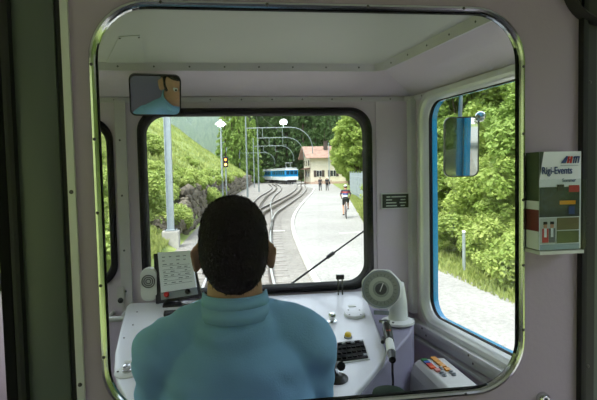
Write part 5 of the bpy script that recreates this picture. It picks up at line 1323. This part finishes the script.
m = MB(); m.tube([mc - w * .01, mc + Vector((.0, .10, .06)), Vector((mc.x, YF - CA + .02, zt + .0))], .007, 8); m.build('mounting_arm', STEEL, o, smooth=True)
# --- outside mirror
omc = pd(461.5, 147, 1.95); tg2 = omc + Vector((.010, -1, -.07)) * 3
on_ = ((CAM - omc).normalized() + (tg2 - omc).normalized()).normalized(); u, v, w = frame(on_)
Mo = Matrix((u, v, w)).transposed().to_4x4(); Mo.translation = omc; ow, oh = 16.0 * 1.95 / F * 1.06, 29.8 * 1.95 / F
o = thing('outside_mirror', 'tall outside wing mirror seen through the right side window', 'mirror', loc=omc - Vector((0, 0, oh)))
m = MB(); m.plate(rrect(-ow, ow, -oh, oh, .024), [], Mo @ Matrix.Translation((0, 0, -.018)), .016); m.build('mirror_back', BLK, o)
m = MB(); m.ring(rrect(-ow, ow, -oh, oh, .024), rrect(-ow + .004, ow - .004, -oh + .004, oh - .004, .021), Mo, -.003, .004); m.build('rim', STEEL, o)
m = MB(); m.plate(rrect(-ow + .004, ow - .004, -oh + .004, oh - .004, .021), [], Mo @ Matrix.Translation((0, 0, -.002)), .003); m.build('mirror_glass', MIRROR, o)
tpm = pd(461.5, 84, 1.95)
m = MB(); m.tube([omc - w * .022 + Vector((0, 0, -oh * .6)), omc - w * .022 + Vector((0, 0, oh)), tpm, tpm + Vector((-.10, .03, .06))], .008, 8); m.build('mirror_arm', MAST, o, smooth=True)
kc = pd(480.5, 116.5, 1.93); m = MB(); m.lathe(kc, (CAM - kc), [(.0001, -.018), (.014, -.014), (.020, 0), (.016, .010), (.0001, .015)], 16); m.build('clamp_knob', CHROME, o, smooth=True)
m = MB(); m.tube([kc, omc + Vector((.02, 0, oh * .95)) - w * .02], .005, 6); m.build('knob_stem', STEEL, o)
# --- wiper on the outside of the windscreen
YW = YF + .075; w0 = py_(290, 284.5, YW); w1_ = py_(366, 229.5, YW); o = thing('windscreen_wiper', 'thin black wiper lying slanted across the lower right windscreen', 'wiper', loc=w0)
WPM = mat('wiper_black', srgb(40, 40, 42), .5)
m = MB(); m.tube([w0, w1_], .0035, 6); m.build('blade', WPM, o); m = MB(); m.tube([py_(310, 300, YW + .01), py_(320, 275, YW + .012), py_(330.5, 255, YW + .008)], .004, 6)
m.tube([w0 + Vector((-.01, .005, -.02)), py_(330.5, 255, YW + .008)], .0045, 6); 
m = MB(); m.tube([py_(268, 301, YW + .014), py_(330.5, 255.3, YW + .010)], .004, 6); m.build('arm', WPM, o)
m = MB(); c = py_(330.5, 255, YW + .005); R = Matrix.Rotation(-math.atan2(w1_.z - w0.z, w1_.x - w0.x), 3, 'Y'); m.box(c, (.035, .014, .014), M=R, bev=.003); m.build('joint', WPM, o)
# --- left wall fittings
for (px, py, r, nm, lb, mt) in ((121, 300, .010, 'door_lock', 'round dark lock on the strip left of the desk', BLK),):
    p = py_(px, py, YF - .012); o = thing(nm, lb, 'lock', loc=p); m = MB(); m.box(p + Vector((0, -.002, .012)), (.026, .004, .075), bev=.002); m.build('lock_plate', TRIM, o); m = MB(); m.lathe(p + Vector((0, -.004, 0)), (0, -1, 0), [(r, 0), (r, .006), (r * .6, .010), (.0001, .011)], 14); m.build('lock_knob', mt, o, smooth=True)
a = py_(104, 320, YF - .1); b = py_(124, 318.5, YF - .1); o = thing('grab_bar', 'short metal grab bar left of the desk', 'bar', loc=a); m = MB(); m.tube([a, b], .010, 10); m.build('bar', ALU, o, smooth=True); 
for p in (a.lerp(b, .15), a.lerp(b, .85)):
    m = MB(); m.tube([p, Vector((p.x, YF, p.z))], .007, 8); m.build('bracket', ALU, o)
# ================================================================== leaflet holder on the partition
LW_ = mat('leaflet_white', srgb(236, 240, 246), .45, var=.02); LGR = mat('leaflet_green', srgb(58, 72, 56), .5, var=.1, vscale=30); LBL = mat('leaflet_blue', srgb(48, 72, 128), .5); LRD = mat('leaflet_red', srgb(190, 50, 54), .5)
def ramp_mat(name, stops, axis='Z', lo=0.0, hi=1.0, nscale=60, amt=.25):
    m = mat(name, (.2, .2, .2, 1), .45); N = m.node_tree.nodes; L = m.node_tree.links; tc = [n for n in N if n.type == 'TEX_COORD'][0]; sp = N.new('ShaderNodeSeparateXYZ'); L.new(tc.outputs['Object'], sp.inputs[0])
    nz = N.new('ShaderNodeTexNoise'); nz.inputs['Scale'].default_value = nscale; L.new(tc.outputs['Object'], nz.inputs['Vector'])
    mr = N.new('ShaderNodeMapRange'); mr.inputs[1].default_value = lo; mr.inputs[2].default_value = hi; L.new(sp.outputs[axis], mr.inputs[0])
    ad = N.new('ShaderNodeMath'); ad.operation = 'MULTIPLY_ADD'; ad.inputs[1].default_value = amt; ad.inputs[2].default_value = -amt / 2; L.new(nz.outputs[0], ad.inputs[0]); a2 = N.new('ShaderNodeMath'); L.new(ad.outputs[0], a2.inputs[0]); L.new(mr.outputs[0], a2.inputs[1])
    cr = N.new('ShaderNodeValToRGB'); el = cr.color_ramp.elements
    for i, (p, c) in enumerate(stops):
        e = el[0] if i == 0 else (el[1] if i == 1 else el.new(p)); e.position = p; e.color = c
    L.new(a2.outputs[0], cr.inputs[0]); L.new(cr.outputs[0], N['Principled BSDF'].inputs['Base Color']); return m
DPT = .040; YH = YP - DPT
A0 = pplane(540, 160, (0, YH, 0), (0, 1, 0)).x; A1 = pplane(582, 160, (0, YH, 0), (0, 1, 0)).x; ZT = pplane(560, 151.5, (0, YH, 0), (0, 1, 0)).z; ZB = pplane(560, 249.5, (0, YH, 0), (0, 1, 0)).z
xm, wL, hL = (A0 + A1) / 2, A1 - A0, ZT - ZB
ho = thing('leaflet_holder', 'clear acrylic leaflet holder screwed to the wall right of the window', 'holder', loc=(xm, YP, ZB))
ACR = glass_mat('clear_acrylic', (.95, .97, .97, 1), .03)
m = MB(); m.box((xm, YP - .002, ZB + hL * .45), (wL + .012, .003, hL * .9)); m.build('back_sheet', ACR, ho)
m = MB(); m.box((xm, YH - .004, ZB + hL * .36), (wL + .010, .002, hL * .72)); m.build('front_sheet', ACR, ho)
m = MB(); m.box((xm, YP - DPT / 2 - .002, ZB - .004), (wL + .004, DPT + .002, .005)); m.build('bottom_ledge', mat('acrylic_edge', srgb(206, 208, 206), .25), ho)
lf = thing('leaflet_stack', 'thick stack of event leaflets in the wall holder', 'leaflets', loc=(xm, YP - DPT / 2, ZB))
m = MB(); m.box((xm, YP - DPT / 2 - .001, (ZT + ZB) / 2), (wL, DPT - .006, hL)); sk = m.build('leaflet_block', LW_, lf)
fy = YP - DPT + .0015
def fl_(a0, a1, b0, b1, mt, name, h=.0004, par=sk):
    m = MB(); m.box((A0 + wL * (a0 + a1) / 2, fy - h / 2, ZB + hL * (b0 + b1) / 2), (wL * (a1 - a0), h, hL * (b1 - b0))); return m.build(name, mt, par)
m = MB(); m.box((A0 - .0003, YP - DPT / 2 - .001, ZB + hL * .75), (.0006, DPT - .0062, hL * .5)); m.build('side_print', LGR, sk)
m = MB(); m.box((A0 - .0003, YP - DPT / 2 - .001, ZB + hL * .30), (.0006, DPT - .0062, hL * .22)); m.build('side_print', ramp_mat('side_red', [(0, srgb(120, 40, 40)), (1, srgb(90, 50, 46))], 'Y', 0, .01, 90), sk)
m = MB(); tri = [(0, 1), (.10, 1), (.0, .72)]; m.prism([Vector((A0 + wL * a, fy, ZB + hL * b)) for a, b in tri], (0, -.0004, 0)); m.build('cover_corner', LGR, sk)
SUN_ = ramp_mat('cover_photo_sunset', [(0, srgb(30, 44, 40)), (.35, srgb(64, 84, 110)), (.55, srgb(196, 140, 76)), (.75, srgb(150, 120, 130)), (1, srgb(190, 196, 206))], 'Z', ZB + hL * .33, ZB + hL * .66, 120, .5)
fl_(0, .96, .335, .64, SUN_, 'cover_photo'); fl_(.42, .58, .60, .665, mat('photo_dark', srgb(30, 26, 30), .5), 'photo_detail', .0008); fl_(.70, .95, .585, .655, LRD, 'photo_detail', .0008); fl_(.48, .86, .46, .50, ORG, 'photo_detail', .0008); fl_(.70, .84, .36, .44, LBL, 'photo_detail', .0008)
fl_(.42, .95, .20, .325, ramp_mat('cover_photo_hay', [(0, srgb(110, 100, 60)), (.5, srgb(140, 120, 74)), (1, srgb(96, 104, 70))], 'Z', ZB + hL * .2, ZB + hL * .33, 90, .8), 'cover_photo')
fl_(.42, .95, .065, .19, ramp_mat('cover_photo_meadow', [(0, srgb(84, 96, 50)), (.6, srgb(120, 118, 70)), (1, srgb(150, 160, 150))], 'Z', ZB + hL * .06, ZB + hL * .19, 90, .6), 'cover_photo')
pp_ = fl_(.02, .40, .065, .325, mat('cover_photo_pale', srgb(196, 200, 200), .5), 'cover_photo')
for cx, mtb in ((.14, LRD), (.30, mat('vest_grey', srgb(86, 90, 96), .6))):
    fl_(cx - .075, cx + .075, .075, .22, mtb, 'photo_figure', .0008); fl_(cx - .03, cx + .03, .13, .22, LW_, 'photo_figure', .0010); fl_(cx - .04, cx + .04, .225, .275, SKIN, 'photo_figure', .0009); fl_(cx - .045, cx + .045, .262, .29, HAIR, 'photo_figure', .0011)
fl_(.02, .96, .0, .055, mat('cover_band', srgb(150, 168, 184), .5), 'cover_band')
def text(body, size, loc, mt, name, par, align='LEFT', shear=0.0, sx=1.0, off=0.0):
    cu = bpy.data.curves.new(name, 'FONT'); cu.body = body; cu.size = size; cu.extrude = .0003; cu.align_x = align; cu.shear = shear; cu.offset = off
    t = bpy.data.objects.new(name, cu); COL.objects.link(t); t.rotation_euler = (math.pi / 2, 0, 0); t.scale = (sx, 1, 1)
    dg = bpy.context.evaluated_depsgraph_get(); me = bpy.data.meshes.new_from_object(t.evaluated_get(dg)); R = Matrix.Translation(Vector(loc)) @ Matrix.Rotation(math.pi / 2, 4, 'X') @ Matrix.Diagonal((sx, 1, 1, 1))
    me.transform(wm(par).inverted() @ R); me.materials.clear(); me.materials.append(mt); bpy.data.objects.remove(t); bpy.data.curves.remove(cu)
    o = bpy.data.objects.new(name, me); COL.objects.link(o); o.parent = par; return o
text('Rigi-Events', .0150, (A0 + wL * .05, fy - .0006, ZB + hL * .775), LBL, 'title_lettering', sk, sx=.74, off=.0002)
text('Sommer', .0075, (A0 + wL * .54, fy - .0006, ZB + hL * .69), LBL, 'subtitle_lettering', sk, sx=.85)
# logo: slanted blue, red and blue letter shapes
def para(a0, a1, b0, b1, sl_, mt):
    m = MB(); m.prism([Vector((A0 + wL * (a + s2), fy - .0002, ZB + hL * b)) for a, b, s2 in ((a0, b0, 0), (a1, b0, 0), (a1, b1, sl_), (a0, b1, sl_))], (0, -.0005, 0)); m.build('logo_mark', mt, sk)
m = MB(); m.prism([Vector((A0 + wL * a, fy - .0002, ZB + hL * b)) for a, b in ((.50, .88), (.62, .88), (.68, .95), (.64, .955))], (0, -.0005, 0)); m.build('logo_mark', LBL, sk)
para(.65, .69, .88, .95, .03, LRD); para(.71, .76, .88, .95, .03, LRD); para(.69, .73, .905, .92, .01, LBL); para(.79, .82, .88, .95, .03, LBL); para(.84, .87, .88, .95, .03, LBL); para(.90, .93, .88, .95, .03, LBL); para(.80, .92, .935, .95, .02, LBL); para(.50, .92, .855, .86, 0, mat('thin_line', srgb(150, 160, 176), .5))
# --- round dark housing at the top right and chrome catch at the bottom right
rc_ = py_(600, -16, YP); o = thing('round_vent', 'dark round housing at the upper right corner of the partition', 'vent', loc=(rc_.x, YP, rc_.z - .06))
rr = (py_(592, 26, YP) - rc_).length
m = MB(); m.lathe((rc_.x, YP - .0, rc_.z), (0, -1, 0), [(rr, -.0), (rr, .012), (rr * .93, .020), (rr * .86, .016), (rr * .84, .006), (rr * .3, .010), (.0001, .012)], 48); m.build('vent_body', DARK, o, smooth=True)
m = MB(); m.lathe((rc_.x, YP - .010, rc_.z), (0, -1, 0), [(rr * .28, 0), (rr * .26, .008), (.0001, .012)], 24); m.build('vent_hub', BLK, o, smooth=True)
cc_ = py_(542, 398, YP); o = thing('chrome_catch', 'small chrome lock barrel low on the partition wall', 'lock', loc=(cc_.x, YP, cc_.z - .01))
m = MB(); m.lathe((cc_.x, YP, cc_.z), (0, -1, 0), [(.0105, 0), (.0105, .006), (.008, .010), (.007, .011)], 20); m.build('barrel', CHROME, o, smooth=True)
m = MB(); m.box((cc_.x, YP - .0115, cc_.z), (.004, .002, .009)); m.build('key_slot', BLK, o)
bpy.data.scenes.remove(TMP)
